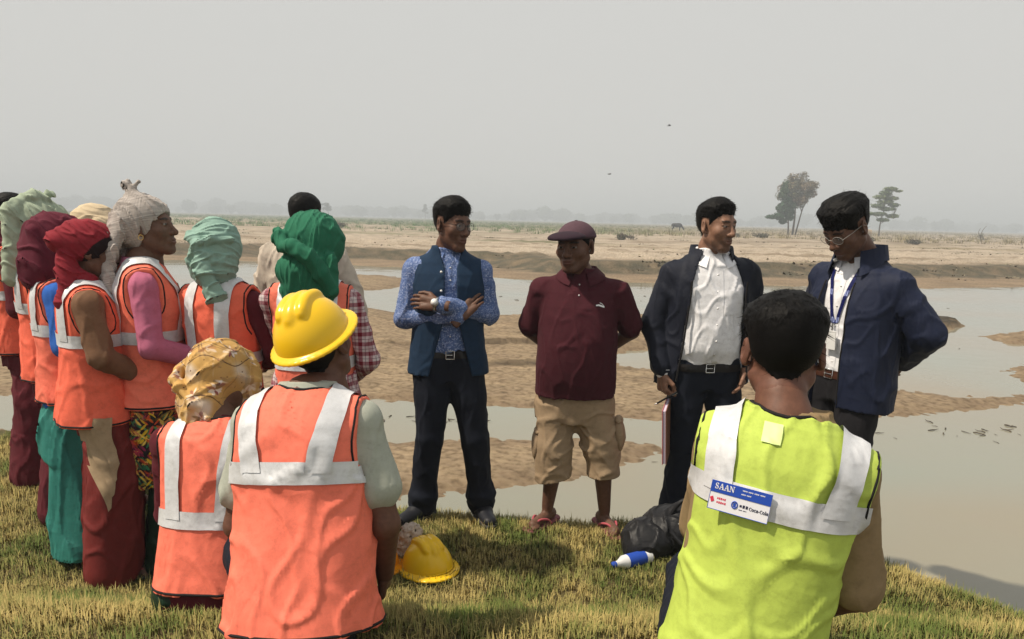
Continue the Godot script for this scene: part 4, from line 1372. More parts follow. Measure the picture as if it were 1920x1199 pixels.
func man_lanyard() -> void:
	var p := person(Vector3(1.58, 0, -3.22), -62, "young man in navy jacket with lanyard and glasses looking down", "men standing on the bank")
	var J := rig(1.73, {"turn": turned(-4, 36, 0), "head": Vector3(-0.01, 1.60, 0.105), "neck": Vector3(0, 1.45, -0.01), "hs": Vector3(1.06, 1.06, 1.06),
		"sl": Vector3(0.182, 1.355, -0.02), "sr": Vector3(-0.178, 1.365, -0.01),
		"el": Vector3(0.3, 1.15, -0.1), "wl": Vector3(0.13, 1.0, -0.22), "er": Vector3(-0.27, 1.15, -0.09), "wr": Vector3(-0.1, 0.98, -0.22), "palm_l": Vector3(0, 0, -1), "palm_r": Vector3(0, 0, -1)})
	body(p, J, TONE_DARK, {"stubble": 0.25})
	hair(p, J, 0.026, 0.042, 14, 0.016, 1100)
	glasses(p, J, M.wire, 0.024, 0.018)
	var tr := trousers(p, J, M.black_cloth, [0.006, 0.096, 0.076, 0.066], 0.95, -0.02, 0.006, 24)
	belt(p, tr, 0.93, M.brown_leather, M.steel, -0.01)
	shoes(p, J, M.shoe, M.sole)
	var rows := rows_of(J, MALE, 0.004)
	rows[0][0] = 0.935
	var f := shirt_field(J, rows, [0.052, 0.044, 0.04, 0.036], 0.0, 0.008, 0.007, 71)
	var sh := wear(f, "shirt", M.white_shirt, p)
	collar(p, J, M.white_shirt, 1.478, 0.36, 0.05, Vector2(0.068, 0.066), "collar", f)
	row_of_buttons(sh, f, [1.34, 1.25, 1.16, 1.07, 0.99], 0.0, M.white_plastic, 0.0045)
	var fold := []
	for i in 22: fold.append([Vector3(0.0, 0.95 + 0.44 * i / 21.0, 0.4), Vector3(0, 0, -1), Vector3(1, 0, 0)])
	put(ribbon(f, fold, 0.03, 2, 0.002).mesh(), "button_placket", M.white_shirt, sh)
	var jr := rows_of({"s": 1.0}, [[0.78, 0.225, 0.14, 0.16], [0.95, 0.222, 0.148, 0.155], [1.1, 0.218, 0.152, 0.15], [1.25, 0.22, 0.15, 0.152], [1.34, 0.21, 0.125, 0.142], [1.4, 0.175, 0.1, 0.12], [1.445, 0.12, 0.085, 0.095], [1.475, 0.095, 0.08, 0.085]], 0.0)
	var g := shirt_field(J, jr, [0.07, 0.074, 0.07, 0.056], 0.97, 0.0085, 0.007, 81)
	g.keep(func(v: Vector3) -> float:
		var w := 0.075
		if v.y > 1.3: w = 0.075 - (v.y - 1.3) * 0.1
		return maxf((w - absf(v.x + 0.012)) if v.z > -0.01 else -1.0, 0.07 - Vector2(v.x, v.z + 0.01).length() if v.y > 1.41 else -1.0))
	var jk := wear(g, "jacket", M.navy_blue, p)
	collar(jk, J, M.navy_blue, 1.505, 0.6, 0.085, Vector2(0.1, 0.09), "jacket_collar")
	for sx in [-1.0, 1.0]:
		var zp := []
		for i in 16:
			var y := 0.8 + 0.56 * i / 15.0
			var q := g.hit(Vector3(sx * 0.079 - 0.012, y, 0.4), Vector3(0, 0, -1), 0.6)
			if q != Vector3.INF: zp.append(q)
		if zp.size() > 3: put(tube(zp, [0.004], 5).mesh(), "zip", M.black_trim, jk)
	# lanyard with a badge
	var ln := Sheet.new()
	var low := f.hit(Vector3(-0.005, 1.17, 0.4), Vector3(0, 0, -1), 0.6) + Vector3(0, 0, 0.012)
	for sx in [-1.0, 1.0]:
		var run := []
		for i in 14:
			var t := i / 13.0
			run.append([Vector3(sx * lerpf(0.072, 0.006, t) - 0.004, lerpf(1.445, 1.17, t), 0.4), Vector3(0, 0, -1), Vector3(1, 0.2 * sx, 0)])
		ribbon(f, run, 0.018, 2, 0.006, ln)
	var lo := put(ln.mesh(), "lanyard", M.lanyard, p)
	put(tube([low, low - Vector3(0, 0.035, 0)], [0.004], 6).mesh(), "clip", M.steel, lo)
	put(block(Vector3(0.056, 0.088, 0.004), 0.001, null, Transform3D(Basis(Vector3.RIGHT, 0.08), low + Vector3(0, -0.078, 0.004))).mesh(), "badge", M.white_plastic, lo)
	# white earpiece clipped at the collar
	put(tube([Vector3(-0.075, 1.452, 0.075), Vector3(-0.05, 1.456, 0.095)], [0.009], 8).mesh(), "white_tag", M.white_plastic, jk)

# ------------------------------------------------------------------ the workers
const VESTS := "workers in orange vests"

func slippers(p: Node3D, J: Dictionary) -> void:
	sandals(p, J, M.sole, M.slipper_strap)

# sit a person on the ground: hips at the point pel, leaning forward, tipped to the right
func sit(p: Node3D, pel: Vector3, yaw: float, lean: float, roll: float, hip: float) -> void:
	var b := turned(yaw, lean, roll)
	p.transform = Transform3D(b, pel - b * Vector3(0, hip, 0))

# knees and ankles given in axes that only turn with the person, measured from the hips
func fold_legs(J: Dictionary, yaw: float, lean: float, roll: float, hip: float, kl: Vector3, kr: Vector3, al: Vector3, ar: Vector3, swing := 0.0) -> void:
	var inv := turned(yaw, lean, roll).inverse() * turned(yaw + swing)
	var off := Vector3(0, hip, 0)
	J.kl = inv * kl + off
	J.kr = inv * kr + off
	J.al = inv * al + off
	J.ar = inv * ar + off
	J.free = true

func woman_pink() -> void:
	var p := person(Vector3(-1.575, 0, -3.0), 116, "woman in grey knotted turban with pink sleeves and orange safety vest", VESTS)
	var J := rig(1.63, {"turn": turned(-24, -8, 0), "head": Vector3(0, 1.53, 0.02), "neck": Vector3(0, 1.39, -0.03), "hs": Vector3(0.95, 0.98, 0.98),
		"er": Vector3(-0.215, 1.05, -0.01), "wr": Vector3(-0.13, 0.97, 0.19), "el": Vector3(0.215, 1.05, -0.01), "wl": Vector3(0.08, 0.98, 0.2), "palm_r": Vector3(0.8, 0.2, -0.3), "palm_l": Vector3(-0.8, 0.2, -0.3)})
	body(p, J, TONE_DARK)
	slippers(p, J)
	trousers(p, J, M.dark_green, [-0.02, 0.078, 0.082, 0.075], 0.84, -0.03, 0.007, 44, "trousers", 0.01, 0.015)
	# patterned tunic showing below the vest
	var tu := Field.new(Vector3(-0.25, 0.38, -0.25), Vector3(0.25, 0.95, 0.25), 0.0095)
	tu.loft(rows_of({"s": 1.0}, [[0.4, 0.19, 0.125, 0.15], [0.6, 0.185, 0.125, 0.148], [0.78, 0.168, 0.11, 0.13], [0.85, 0.14, 0.09, 0.1]], 0.0), 0.01)
	crumple(tu, 0.012, 3, Basis.from_scale(Vector3(7, 2, 7)))
	tu.keep(func(v: Vector3) -> float: return 0.44 + v.z * 0.25 - v.y)
	wear(tu, "patterned_tunic", M.leafy, p)
	var rows := rows_of(J, FEMALE, 0.006)
	var f := shirt_field(J, rows, [0.052, 0.05, 0.05, 0.044], 0.96, 0.0085, 0.006, 45)
	wear(f, "shirt", M.pink, p)
	collar(p, J, M.pink, 1.385, 0.22, 0.045)
	vest(p, J, M.orange, {"hem": 0.77, "band": 1.08, "seed": 41, "rows": [[0.8, 0.19, 0.135, 0.165], [0.95, 0.175, 0.13, 0.14], [1.1, 0.168, 0.13, 0.125], [1.25, 0.172, 0.142, 0.125], [1.34, 0.172, 0.115, 0.12], [1.395, 0.15, 0.09, 0.104], [1.43, 0.115, 0.072, 0.084], [1.45, 0.085, 0.06, 0.07]]})
	# turban drawn up to a knot, ends hanging down behind
	scarf(p, J, "turban", M.grey_scarf, [
		["egg", Vector3(0, 0.045, -0.028), Vector3(0.096, 0.1, 0.118), 0.02],
		["egg", Vector3(0, -0.005, -0.06), Vector3(0.09, 0.085, 0.075), 0.03],
		["cap", Vector3(0, 0.12, -0.035), Vector3(0, 0.165, -0.04), 0.04, 0.02, 0.03],
		["chain", [Vector3(0, 0.165, -0.04), Vector3(0.005, 0.185, -0.055), Vector3(0, 0.205, -0.045)], [0.016, 0.02, 0.008]],
		["chain", [Vector3(0, 0.175, -0.03), Vector3(0, 0.195, -0.005)], [0.012, 0.008]],
		["sheet", [Vector3(-0.07, 0.02, -0.1), Vector3(-0.1, -0.08, -0.15), Vector3(-0.115, -0.2, -0.175), Vector3(-0.11, -0.32, -0.17)], [0.05, 0.05, 0.045, 0.014], 0.02, Vector3(0.75, 0, 0.65).normalized(), 2.4],
		["sheet", [Vector3(0.0, 0.0, -0.11), Vector3(-0.01, -0.1, -0.18), Vector3(-0.02, -0.24, -0.19)], [0.05, 0.045, 0.03], 0.02, Vector3(-0.2, 0, 0.9).normalized(), 2.6],
		["cut", Vector3(0, -0.055, 0.105), Vector3(0.11, 0.112, 0.125), 0.006]],
		folds_across(Vector3(1, 0.2, 0.5), 34.0, 4.0), 0.008, false, 31)
	# gold hoop in the ear
	var ring := []
	for i in 11: ring.append(Vector3(-0.088, -0.04 + cos(TAU * i / 10.0) * 0.011, -0.008 + sin(TAU * i / 10.0) * 0.011))
	put(tube(ring, [0.0015], 5).mesh(), "earring", M.gold, p, Transform3D(J.turn * Basis.from_scale(J.hs), J.head))

# the red scarf's turned-back black border, a hand wide round the face
func lining(v: Vector3, _n: Vector3) -> Color:
	var q := Vector3(v.x / 0.115, (v.y + 0.062) / 0.11, (v.z - 0.1) / 0.105).length()
	return Color(0.055, 0.3, 0.24) if q < 1.42 + 0.06 * sin(v.x * 40.0) and v.y > -0.06 else Color.WHITE

func woman_red() -> void:
	var p := person(Vector3(-1.775, 0, -2.9), 124, "woman in red and black headscarf with brown sleeves and dark red trousers", VESTS)
	var J := rig(1.54, {"turn": turned(-12, 8, 0), "head": Vector3(0, 1.432, 0.03), "hs": Vector3(0.96, 0.96, 0.96),
		"er": Vector3(-0.215, 1.02, 0.0), "wr": Vector3(-0.1, 0.9, 0.16), "el": Vector3(0.21, 1.0, 0.0), "wl": Vector3(0.08, 0.9, 0.19), "palm_r": Vector3(0.8, 0.2, -0.3)})
	body(p, J, TONE_DARK)
	slippers(p, J)
	var tr := trousers(p, J, M.dark_red, [-0.012, 0.092, 0.115, 0.118], 0.88, -0.02, 0.01, 54, "trousers", 0.01, 0.0)
	var f := shirt_field(J, rows_of(J, FEMALE, 0.006), [0.052, 0.05, 0.05, 0.044], 0.96, 0.0085, 0.006, 46)
	wear(f, "shirt", M.brown_cloth, p)
	vest(p, J, M.orange_deep, {"hem": 0.715, "band": 1.075, "seed": 55, "rows": [[0.79, 0.2, 0.14, 0.175], [0.95, 0.18, 0.135, 0.15], [1.1, 0.172, 0.135, 0.132], [1.25, 0.176, 0.142, 0.13], [1.34, 0.175, 0.115, 0.122], [1.395, 0.152, 0.09, 0.104], [1.43, 0.115, 0.072, 0.084], [1.45, 0.085, 0.06, 0.07]]})
	# cloth hanging from under the vest
	var cl := Sheet.new()
	for layer in 3:
		var run := []
		for i in 16:
			var t := i / 15.0
			run.append([Vector3(-0.5, lerpf(0.76, 0.37 + 0.06 * layer, t), -0.06 + 0.035 * t + 0.02 * layer + 0.006 * sin(t * 9.0 + layer)), Vector3(1, 0, 0), Vector3(0, 0.15 * t, lerpf(1.0, 0.12, pow(t, 1.3)))])
		ribbon(tr, run, 0.1 - 0.015 * layer, 6, 0.008 + 0.006 * layer, cl)
	put(cl.mesh(), "hanging_cloth", M.beige, p)
	scarf(p, J, "headscarf", M.red_scarf, [
		["egg", Vector3(0, 0.034, -0.022), Vector3(0.097, 0.1, 0.124), 0.02],
		["egg", Vector3(-0.02, 0.02, -0.12), Vector3(0.07, 0.055, 0.06), 0.02],
		["chain", [Vector3(-0.05, -0.02, -0.09), Vector3(-0.065, -0.09, -0.085), Vector3(-0.085, -0.15, -0.08), Vector3(-0.1, -0.23, -0.085), Vector3(-0.11, -0.3, -0.08)], [0.04, 0.042, 0.034, 0.034, 0.016]],
		["chain", [Vector3(-0.06, -0.1, -0.06), Vector3(-0.075, -0.125, 0.0), Vector3(-0.05, -0.14, 0.05)], [0.03, 0.028, 0.02]],
		["cut", Vector3(0, -0.062, 0.1), Vector3(0.115, 0.11, 0.105), 0.006]],
		folds_across(Vector3(0.2, 1, 0.5), 24.0), 0.008, false, 33, 0.0052, 0.0, lining)

func woman_blue() -> void:
	var p := person(Vector3(-2.03, 0, -3.12), 122, "woman in maroon headscarf with blue sleeves and teal trousers", VESTS)
	var J := rig(1.55, {"turn": turned(10, 6, 0), "head": Vector3(0.0, 1.44, 0.02),
		"er": Vector3(-0.215, 1.02, -0.01), "wr": Vector3(-0.11, 0.9, 0.15), "el": Vector3(0.21, 1.0, 0.0), "wl": Vector3(0.08, 0.9, 0.19),
		"kr": Vector3(-0.13, 0.46, 0.0), "ar": Vector3(-0.15, 0.085, -0.05), "kl": Vector3(0.13, 0.46, 0.03), "al": Vector3(0.15, 0.085, 0.0)})
	body(p, J, TONE_DARK)
	slippers(p, J)
	var tr := Field.new(Vector3(-0.36, 0.02, -0.3), Vector3(0.36, 1.0, 0.3), 0.0105)
	tr.loft(rows_of({"s": 1.0}, [[0.5, 0.19, 0.14, 0.16], [0.68, 0.17, 0.12, 0.14], [0.8, 0.135, 0.085, 0.095]], 0.0), 0.03)
	for sx in [-1.0, 1.0]: tr.cap(Vector3(sx * 0.08, 0.62, -0.01), Vector3(sx * 0.15, 0.0, -0.02), 0.1, 0.155, 0.04)
	crumple(tr, 0.014, 64, Basis.from_scale(Vector3(8, 1.8, 8)))
	tr.keep(func(v: Vector3) -> float: return 0.05 - v.y)
	wear(tr, "wide_trousers", M.teal, p)
	var f := shirt_field(J, rows_of(J, FEMALE, 0.006), [0.052, 0.05, 0.05, 0.044], 0.96, 0.009, 0.006, 47)
	wear(f, "shirt", M.blue_cloth, p)
	vest(p, J, M.orange, {"hem": 0.745, "band": 1.08, "seed": 65})
	scarf(p, J, "headscarf", M.maroon_scarf, [
		["egg", Vector3(0, 0.02, -0.03), Vector3(0.112, 0.125, 0.128), 0.03],
		["egg", Vector3(0, -0.09, -0.06), Vector3(0.125, 0.12, 0.115), 0.05],
		["egg", Vector3(0, -0.15, -0.03), Vector3(0.11, 0.06, 0.12), 0.04],
		["cap", Vector3(-0.06, 0.05, -0.12), Vector3(-0.1, -0.1, -0.09), 0.03, 0.03, 0.02]],
		folds_across(Vector3(0.4, 0.5, 1), 20.0), 0.009, true, 35)

func woman_mint() -> void:
	var p := person(Vector3(-1.265, 0, -3.0), 170, "woman seen from behind in mint knotted headscarf with maroon sleeves", VESTS)
	var J := rig(1.54, {"turn": turned(-6, 4, 0), "head": Vector3(0, 1.45, 0.0), "hs": Vector3(0.86, 0.94, 0.9),
		"er": Vector3(-0.225, 1.02, 0.02), "wr": Vector3(-0.1, 0.93, 0.18), "el": Vector3(0.225, 1.02, 0.02), "wl": Vector3(0.1, 0.93, 0.18)})
	body(p, J, TONE_DARK)
	slippers(p, J)
	trousers(p, J, M.black_cloth, [-0.012, 0.092, 0.1, 0.1], 0.88, -0.02, 0.008, 74, "trousers", 0.011, 0.0)
	var f := shirt_field(J, rows_of(J, FEMALE, 0.006), [0.052, 0.05, 0.05, 0.044], 0.96, 0.009, 0.006, 48)
	wear(f, "shirt", M.maroon_cloth, p)
	vest(p, J, M.orange_deep, {"hem": 0.7, "band": 0.99, "seed": 75, "strap": [0.085, 0.075]})
	scarf(p, J, "headscarf", M.mint, [
		["egg", Vector3(0, 0.015, -0.02), Vector3(0.112, 0.125, 0.122), 0.03],
		["egg", Vector3(0, -0.085, -0.045), Vector3(0.112, 0.1, 0.1), 0.05],
		["chain", [Vector3(0.11, 0.05, -0.06), Vector3(0.06, 0.045, -0.125), Vector3(0.0, 0.012, -0.145), Vector3(-0.07, -0.06, -0.12)], [0.018, 0.022, 0.026, 0.016]],
		["chain", [Vector3(-0.11, 0.04, -0.05), Vector3(-0.06, 0.035, -0.12), Vector3(0.0, 0.0, -0.145), Vector3(0.05, -0.06, -0.135)], [0.018, 0.02, 0.022, 0.018]],
		["cap", Vector3(-0.01, 0.012, -0.15), Vector3(-0.035, 0.02, -0.165), 0.026, 0.015, 0.01],
		["sheet", [Vector3(-0.01, -0.02, -0.15), Vector3(-0.03, -0.1, -0.15), Vector3(-0.07, -0.2, -0.12), Vector3(-0.11, -0.26, -0.08)], [0.022, 0.035, 0.04, 0.02], 0.02, Vector3(0.2, 0, 1).normalized(), 1.8]],
		folds_across(Vector3(0.5, 1, 0.2), 24.0), 0.008, true, 36)

func man_cream_shirt() -> void:
	var p := person(Vector3(-1.17, 0, -3.9), 172, "short-haired man seen from behind in loose cream shirt", "")
	var J := rig(1.715, {"head": Vector3(-0.005, 1.59, 0.03), "turn": turned(-12, 6, 0), "er": Vector3(-0.275, 1.08, 0.02), "wr": Vector3(-0.16, 0.95, 0.18), "el": Vector3(0.275, 1.08, 0.02), "wl": Vector3(0.16, 0.95, 0.18)})
	body(p, J, TONE_DARK)
	hair(p, J, 0.014, 0.06, 15, 0.004, 700)
	shoes(p, J, M.shoe, M.sole)
	trousers(p, J, M.navy_trousers, [0.01, 0.1, 0.085, 0.078], 0.93, -0.02, 0.006, 84)
	var rows := rows_of(J, [[0.78, 0.215, 0.15, 0.16], [0.95, 0.21, 0.14, 0.15], [1.1, 0.205, 0.135, 0.145], [1.25, 0.2, 0.13, 0.14], [1.34, 0.18, 0.1, 0.12], [1.395, 0.14, 0.078, 0.094], [1.435, 0.09, 0.06, 0.074], [1.465, 0.068, 0.058, 0.064]], 0.0)
	var f := shirt_field(J, rows, [0.078, 0.08, 0.072, 0.055], 0.95, 0.0085, 0.011, 49)
	wear(f, "shirt", M.offwhite, p)
	collar(p, J, M.offwhite, 1.44, 0.22, 0.04)

func woman_green() -> void:
	var p := person(Vector3(-0.84, 0, -2.9), 182, "woman seen from behind in dark green twisted headscarf and plaid wrap", VESTS)
	var J := rig(1.57, {"turn": turned(6, 2, -3), "head": Vector3(0.0, 1.47, 0.01), "er": Vector3(-0.225, 1.0, 0.0), "wr": Vector3(-0.12, 0.9, 0.18), "el": Vector3(0.165, 1.05, 0.1), "wl": Vector3(0.1, 0.95, 0.18)})
	body(p, J, TONE_DARK)
	slippers(p, J)
	# wrap skirt
	var sk := Field.new(Vector3(-0.32, 0.02, -0.32), Vector3(0.32, 1.02, 0.32), 0.0105)
	sk.loft(rows_of({"s": 1.0}, [[0.06, 0.235, 0.19, 0.2], [0.4, 0.225, 0.17, 0.185], [0.75, 0.215, 0.15, 0.17], [0.95, 0.17, 0.11, 0.125]], 0.0), 0.02)
	crumple(sk, 0.015, 94, Basis.from_scale(Vector3(7, 1.5, 7)))
	wear(sk, "plaid_wrap", M.plaid, p)
	var f := shirt_field(J, rows_of(J, FEMALE, 0.006), [0.052, 0.05, 0.05, 0.044], 0.96, 0.009, 0.006, 50)
	wear(f, "shirt", M.plaid, p)
	vest(p, J, M.orange, {"hem": 0.74, "band": 1.0, "seed": 76})
	scarf(p, J, "headscarf", M.green_scarf, [
		["egg", Vector3(-0.01, 0.02, -0.02), Vector3(0.125, 0.128, 0.13), 0.03],
		["egg", Vector3(0.02, -0.09, -0.1), Vector3(0.115, 0.085, 0.085), 0.04],
		["egg", Vector3(0.015, -0.17, -0.1), Vector3(0.09, 0.07, 0.07), 0.05],
		["chain", [Vector3(0.12, 0.065, -0.05), Vector3(0.105, 0.035, -0.1), Vector3(0.085, 0.005, -0.155)], [0.018, 0.032, 0.022]],
		["chain", [Vector3(0.1, 0.0, -0.13), Vector3(0.05, 0.005, -0.185), Vector3(-0.01, -0.035, -0.195), Vector3(-0.05, -0.1, -0.175), Vector3(-0.085, -0.18, -0.13)], [0.022, 0.03, 0.032, 0.032, 0.026]],
		["chain", [Vector3(-0.08, -0.05, -0.12), Vector3(-0.07, -0.15, -0.12), Vector3(-0.06, -0.26, -0.12)], [0.03, 0.034, 0.012]],
		["chain", [Vector3(0.09, -0.17, -0.1), Vector3(0.06, -0.26, -0.11), Vector3(0.04, -0.3, -0.1)], [0.04, 0.03, 0.01]]],
		folds_across(Vector3(1, 0.15, 0.3), 26.0), 0.007, true, 37)

func woman_pale_turban() -> void:
	var p := person(Vector3(-2.36, 0, -3.5), 124, "woman in pale green knotted turban at the back of the group", VESTS)
	var J := rig(1.6, {"turn": turned(4, 0, 0), "head": Vector3(0, 1.5, 0.02), "er": Vector3(-0.215, 1.05, -0.01), "wr": Vector3(-0.11, 0.95, 0.16), "el": Vector3(0.21, 1.05, 0.0), "wl": Vector3(0.08, 0.95, 0.19)})
	body(p, J, TONE_DARK)
	slippers(p, J)
	trousers(p, J, M.maroon_cloth, [-0.012, 0.092, 0.115, 0.12], 0.88, -0.02, 0.01, 55, "trousers", 0.012, 0.0)
	wear(shirt_field(J, rows_of(J, FEMALE, 0.006), [0.052, 0.05, 0.05, 0.044], 0.96, 0.01, 0.006, 51), "shirt", M.olive, p)
	vest(p, J, M.orange_deep, {"hem": 0.75, "band": 1.12, "seed": 77, "cell": 0.0095})
	scarf(p, J, "turban", M.pale_green, [
		["egg", Vector3(0, 0.04, -0.02), Vector3(0.11, 0.11, 0.128), 0.02],
		["chain", [Vector3(-0.04, 0.14, 0.02), Vector3(-0.03, 0.155, -0.03), Vector3(-0.02, 0.145, -0.07)], [0.02, 0.035, 0.025]],
		["chain", [Vector3(0.0, 0.15, 0.0), Vector3(0.01, 0.165, 0.03), Vector3(0.0, 0.165, 0.05)], [0.012, 0.018, 0.008]],
		["chain", [Vector3(-0.02, 0.14, -0.07), Vector3(-0.05, 0.08, -0.13), Vector3(-0.06, -0.02, -0.14), Vector3(-0.06, -0.13, -0.15), Vector3(-0.05, -0.24, -0.16)], [0.03, 0.045, 0.04, 0.04, 0.04]],
		["cut", Vector3(0, -0.06, 0.09), Vector3(0.105, 0.1, 0.11), 0.006]],
		folds_across(Vector3(0.5, 0.6, 1), 24.0), 0.009, false, 38)

func woman_cream_turban() -> void:
	var p := person(Vector3(-2.2, 0, -3.7), 122, "worker in cream turban mostly hidden behind the red headscarf", VESTS)
	var J := rig(1.59, {"head": Vector3(0, 1.485, 0.02), "er": Vector3(-0.215, 1.05, -0.01), "wr": Vector3(-0.11, 0.95, 0.16), "el": Vector3(0.21, 1.05, 0.0), "wl": Vector3(0.08, 0.95, 0.19)})
	body(p, J, TONE_DARK)
	slippers(p, J)
	trousers(p, J, M.dark_red, [-0.012, 0.092, 0.1, 0.1], 0.88, -0.02, 0.01, 56, "trousers", 0.012, 0.0)
	wear(shirt_field(J, rows_of(J, FEMALE, 0.006), [0.052, 0.05, 0.05, 0.044], 0.96, 0.011, 0.006, 52), "shirt", M.beige, p)
	vest(p, J, M.orange, {"hem": 0.75, "band": 1.12, "seed": 78, "cell": 0.01})
	scarf(p, J, "turban", M.cream, [
		["egg", Vector3(0, 0.045, -0.02), Vector3(0.105, 0.1, 0.122), 0.02],
		["chain", [Vector3(-0.08, 0.03, -0.09), Vector3(-0.1, 0.045, -0.01), Vector3(-0.06, 0.06, 0.085)], [0.025, 0.028, 0.022]],
		["cut", Vector3(0, -0.06, 0.09), Vector3(0.105, 0.1, 0.11), 0.006]],
		folds_across(Vector3(0.1, 1, 0.3), 26.0), 0.006, false, 39)

func woman_edge() -> void:
	var p := person(Vector3(-2.86, 0, -4.0), 124, "person with dark hair and maroon shawl at the left edge", VESTS)
	var J := rig(1.66, {"turn": turned(6, 0, 0), "head": Vector3(0, 1.555, 0.02), "er": Vector3(-0.215, 1.05, -0.01), "wr": Vector3(-0.11, 0.95, 0.16), "el": Vector3(0.21, 1.05, 0.0), "wl": Vector3(0.08, 0.95, 0.19)})
	body(p, J, TONE_DARK)
	hair(p, J, 0.014, 0.055, 16, 0.004, 500)
	slippers(p, J)
	trousers(p, J, M.maroon_cloth, [-0.012, 0.092, 0.12, 0.13], 0.88, -0.02, 0.012, 57, "trousers", 0.012, 0.0)
	wear(shirt_field(J, rows_of(J, FEMALE, 0.006), [0.052, 0.05, 0.05, 0.044], 0.96, 0.011, 0.006, 53), "shirt", M.maroon_cloth, p)
	vest(p, J, M.orange_deep, {"hem": 0.78, "band": 1.12, "seed": 79, "cell": 0.01})
	scarf(p, J, "shawl", M.maroon_scarf, [
		["egg", Vector3(0, -0.11, -0.07), Vector3(0.11, 0.1, 0.09), 0.03],
		["egg", Vector3(0, -0.17, -0.03), Vector3(0.15, 0.06, 0.13), 0.04],
		["chain", [Vector3(-0.1, -0.17, 0.02), Vector3(-0.12, -0.3, 0.06)], [0.05, 0.03]]],
		folds_across(Vector3(0.4, 1, 0.4), 20.0), 0.009, true, 40)

func woman_floral() -> void:
	var pel := Vector3(-0.98, 0.45, -2.12)
	var p := person(pel, 160, "seated woman in yellow floral headscarf and orange safety vest", "workers sitting in front")
	sit(p, pel, 178, 14, 0, 0.87)
	var J := rig(1.6, {"turn": turned(-26, 2, -4), "head": Vector3(0.01, 1.50, 0.03), "hl": Vector3(0.09, 0.87, 0), "hr": Vector3(-0.09, 0.87, 0),
		"er": Vector3(-0.2, 1.02, 0.08), "wr": Vector3(-0.1, 0.92, 0.3), "el": Vector3(0.2, 1.02, 0.08), "wl": Vector3(0.1, 0.92, 0.3)})
	fold_legs(J, 178, 14, 0, 0.87, Vector3(0.13, -0.06, 0.38), Vector3(-0.13, -0.06, 0.38), Vector3(0.1, -0.08, 0.0), Vector3(-0.1, -0.08, 0.0), 20.0)
	body(p, J, TONE_DARK)
	trousers(p, J, M.dark_green, [-0.012, 0.092, 0.095, 0.09], 0.9, -0.02, 0.008, 58, "trousers", 0.011, 0.0)
	wear(shirt_field(J, rows_of(J, FEMALE, 0.006), [0.052, 0.05, 0.05, 0.044], 0.96, 0.009, 0.006, 54), "shirt", M.maroon_cloth, p)
	vest(p, J, M.orange, {"hem": 0.8, "band": 1.04, "seed": 80, "strap": [0.1, 0.085], "tape": 0.056})
	scarf(p, J, "headscarf", M.floral, [
		["egg", Vector3(0, 0.022, -0.015), Vector3(0.1, 0.108, 0.112), 0.03],
		["egg", Vector3(0.0, -0.01, 0.06), Vector3(0.102, 0.115, 0.05), 0.025],
		["egg", Vector3(0.02, -0.085, -0.075), Vector3(0.085, 0.075, 0.065), 0.03],
		["egg", Vector3(0.015, -0.145, -0.075), Vector3(0.066, 0.06, 0.05), 0.04],
		["chain", [Vector3(0.075, 0.045, -0.085), Vector3(0.088, 0.015, -0.105), Vector3(0.075, -0.02, -0.13), Vector3(0.045, -0.04, -0.135)], [0.012, 0.018, 0.02, 0.014], 0.006],
		["chain", [Vector3(0.085, -0.01, -0.11), Vector3(0.04, -0.045, -0.14), Vector3(-0.015, -0.1, -0.13), Vector3(-0.05, -0.15, -0.1)], [0.014, 0.015, 0.012, 0.008], 0.006],
		["chain", [Vector3(0.09, 0.01, -0.1), Vector3(0.105, -0.02, -0.1), Vector3(0.1, -0.045, -0.11)], [0.012, 0.014, 0.008], 0.006]],
		folds_across(Vector3(0.8, 0.6, 0.2), 20.0), 0.007, true, 41, 0.005)

# hard hat: ribbed shell with a brim; o = frame of the hat (y up, front towards +Z)
func hard_hat(called: String, parent: Node, t: Transform3D, material: Material) -> MeshInstance3D:
	var f := Field.new(Vector3(-0.16, -0.05, -0.18), Vector3(0.16, 0.17, 0.2), 0.0046)
	f.egg(Vector3(0, -0.005, 0), Vector3(0.116, 0.142, 0.136), 0.01)
	for x in [-0.032, 0.0, 0.032]:
		var pts := []
		for i in 12:
			var a := lerpf(-0.62, 0.7, i / 11.0) * (1.0 if x == 0.0 else 0.82)
			pts.append(Vector3(x * (1.0 + 0.25 * absf(a)), -0.005 + cos(a) * 0.1375, sin(a) * 0.131))
		f.chain(pts, [0.0115 if x == 0.0 else 0.009], 0.02)
	f.keep(func(v: Vector3) -> float: return -0.004 - v.y)
	var shell := wear(f, called, material, parent, t)
	var b := Field.new(Vector3(-0.17, -0.05, -0.19), Vector3(0.17, 0.04, 0.22), 0.0042)
	b.egg(Vector3(0, 0.0, 0.008), Vector3(0.136, 0.03, 0.163), 0.01)
	b.egg(Vector3(0, -0.014, 0.008), Vector3(0.15, 0.03, 0.178), 0.003, Basis.IDENTITY, true)
	b.egg(Vector3(0, -0.01, 0.0), Vector3(0.104, 0.06, 0.124), 0.003, Basis.IDENTITY, true)
	var lip := []
	for i in 41:
		var a := TAU * i / 40.0
		lip.append(Vector3(cos(a) * 0.132, 0.001, sin(a) * 0.158 + 0.008))
	b.chain(lip, [0.0058], 0.005)
	wear(b, "brim", material, shell)
	return shell

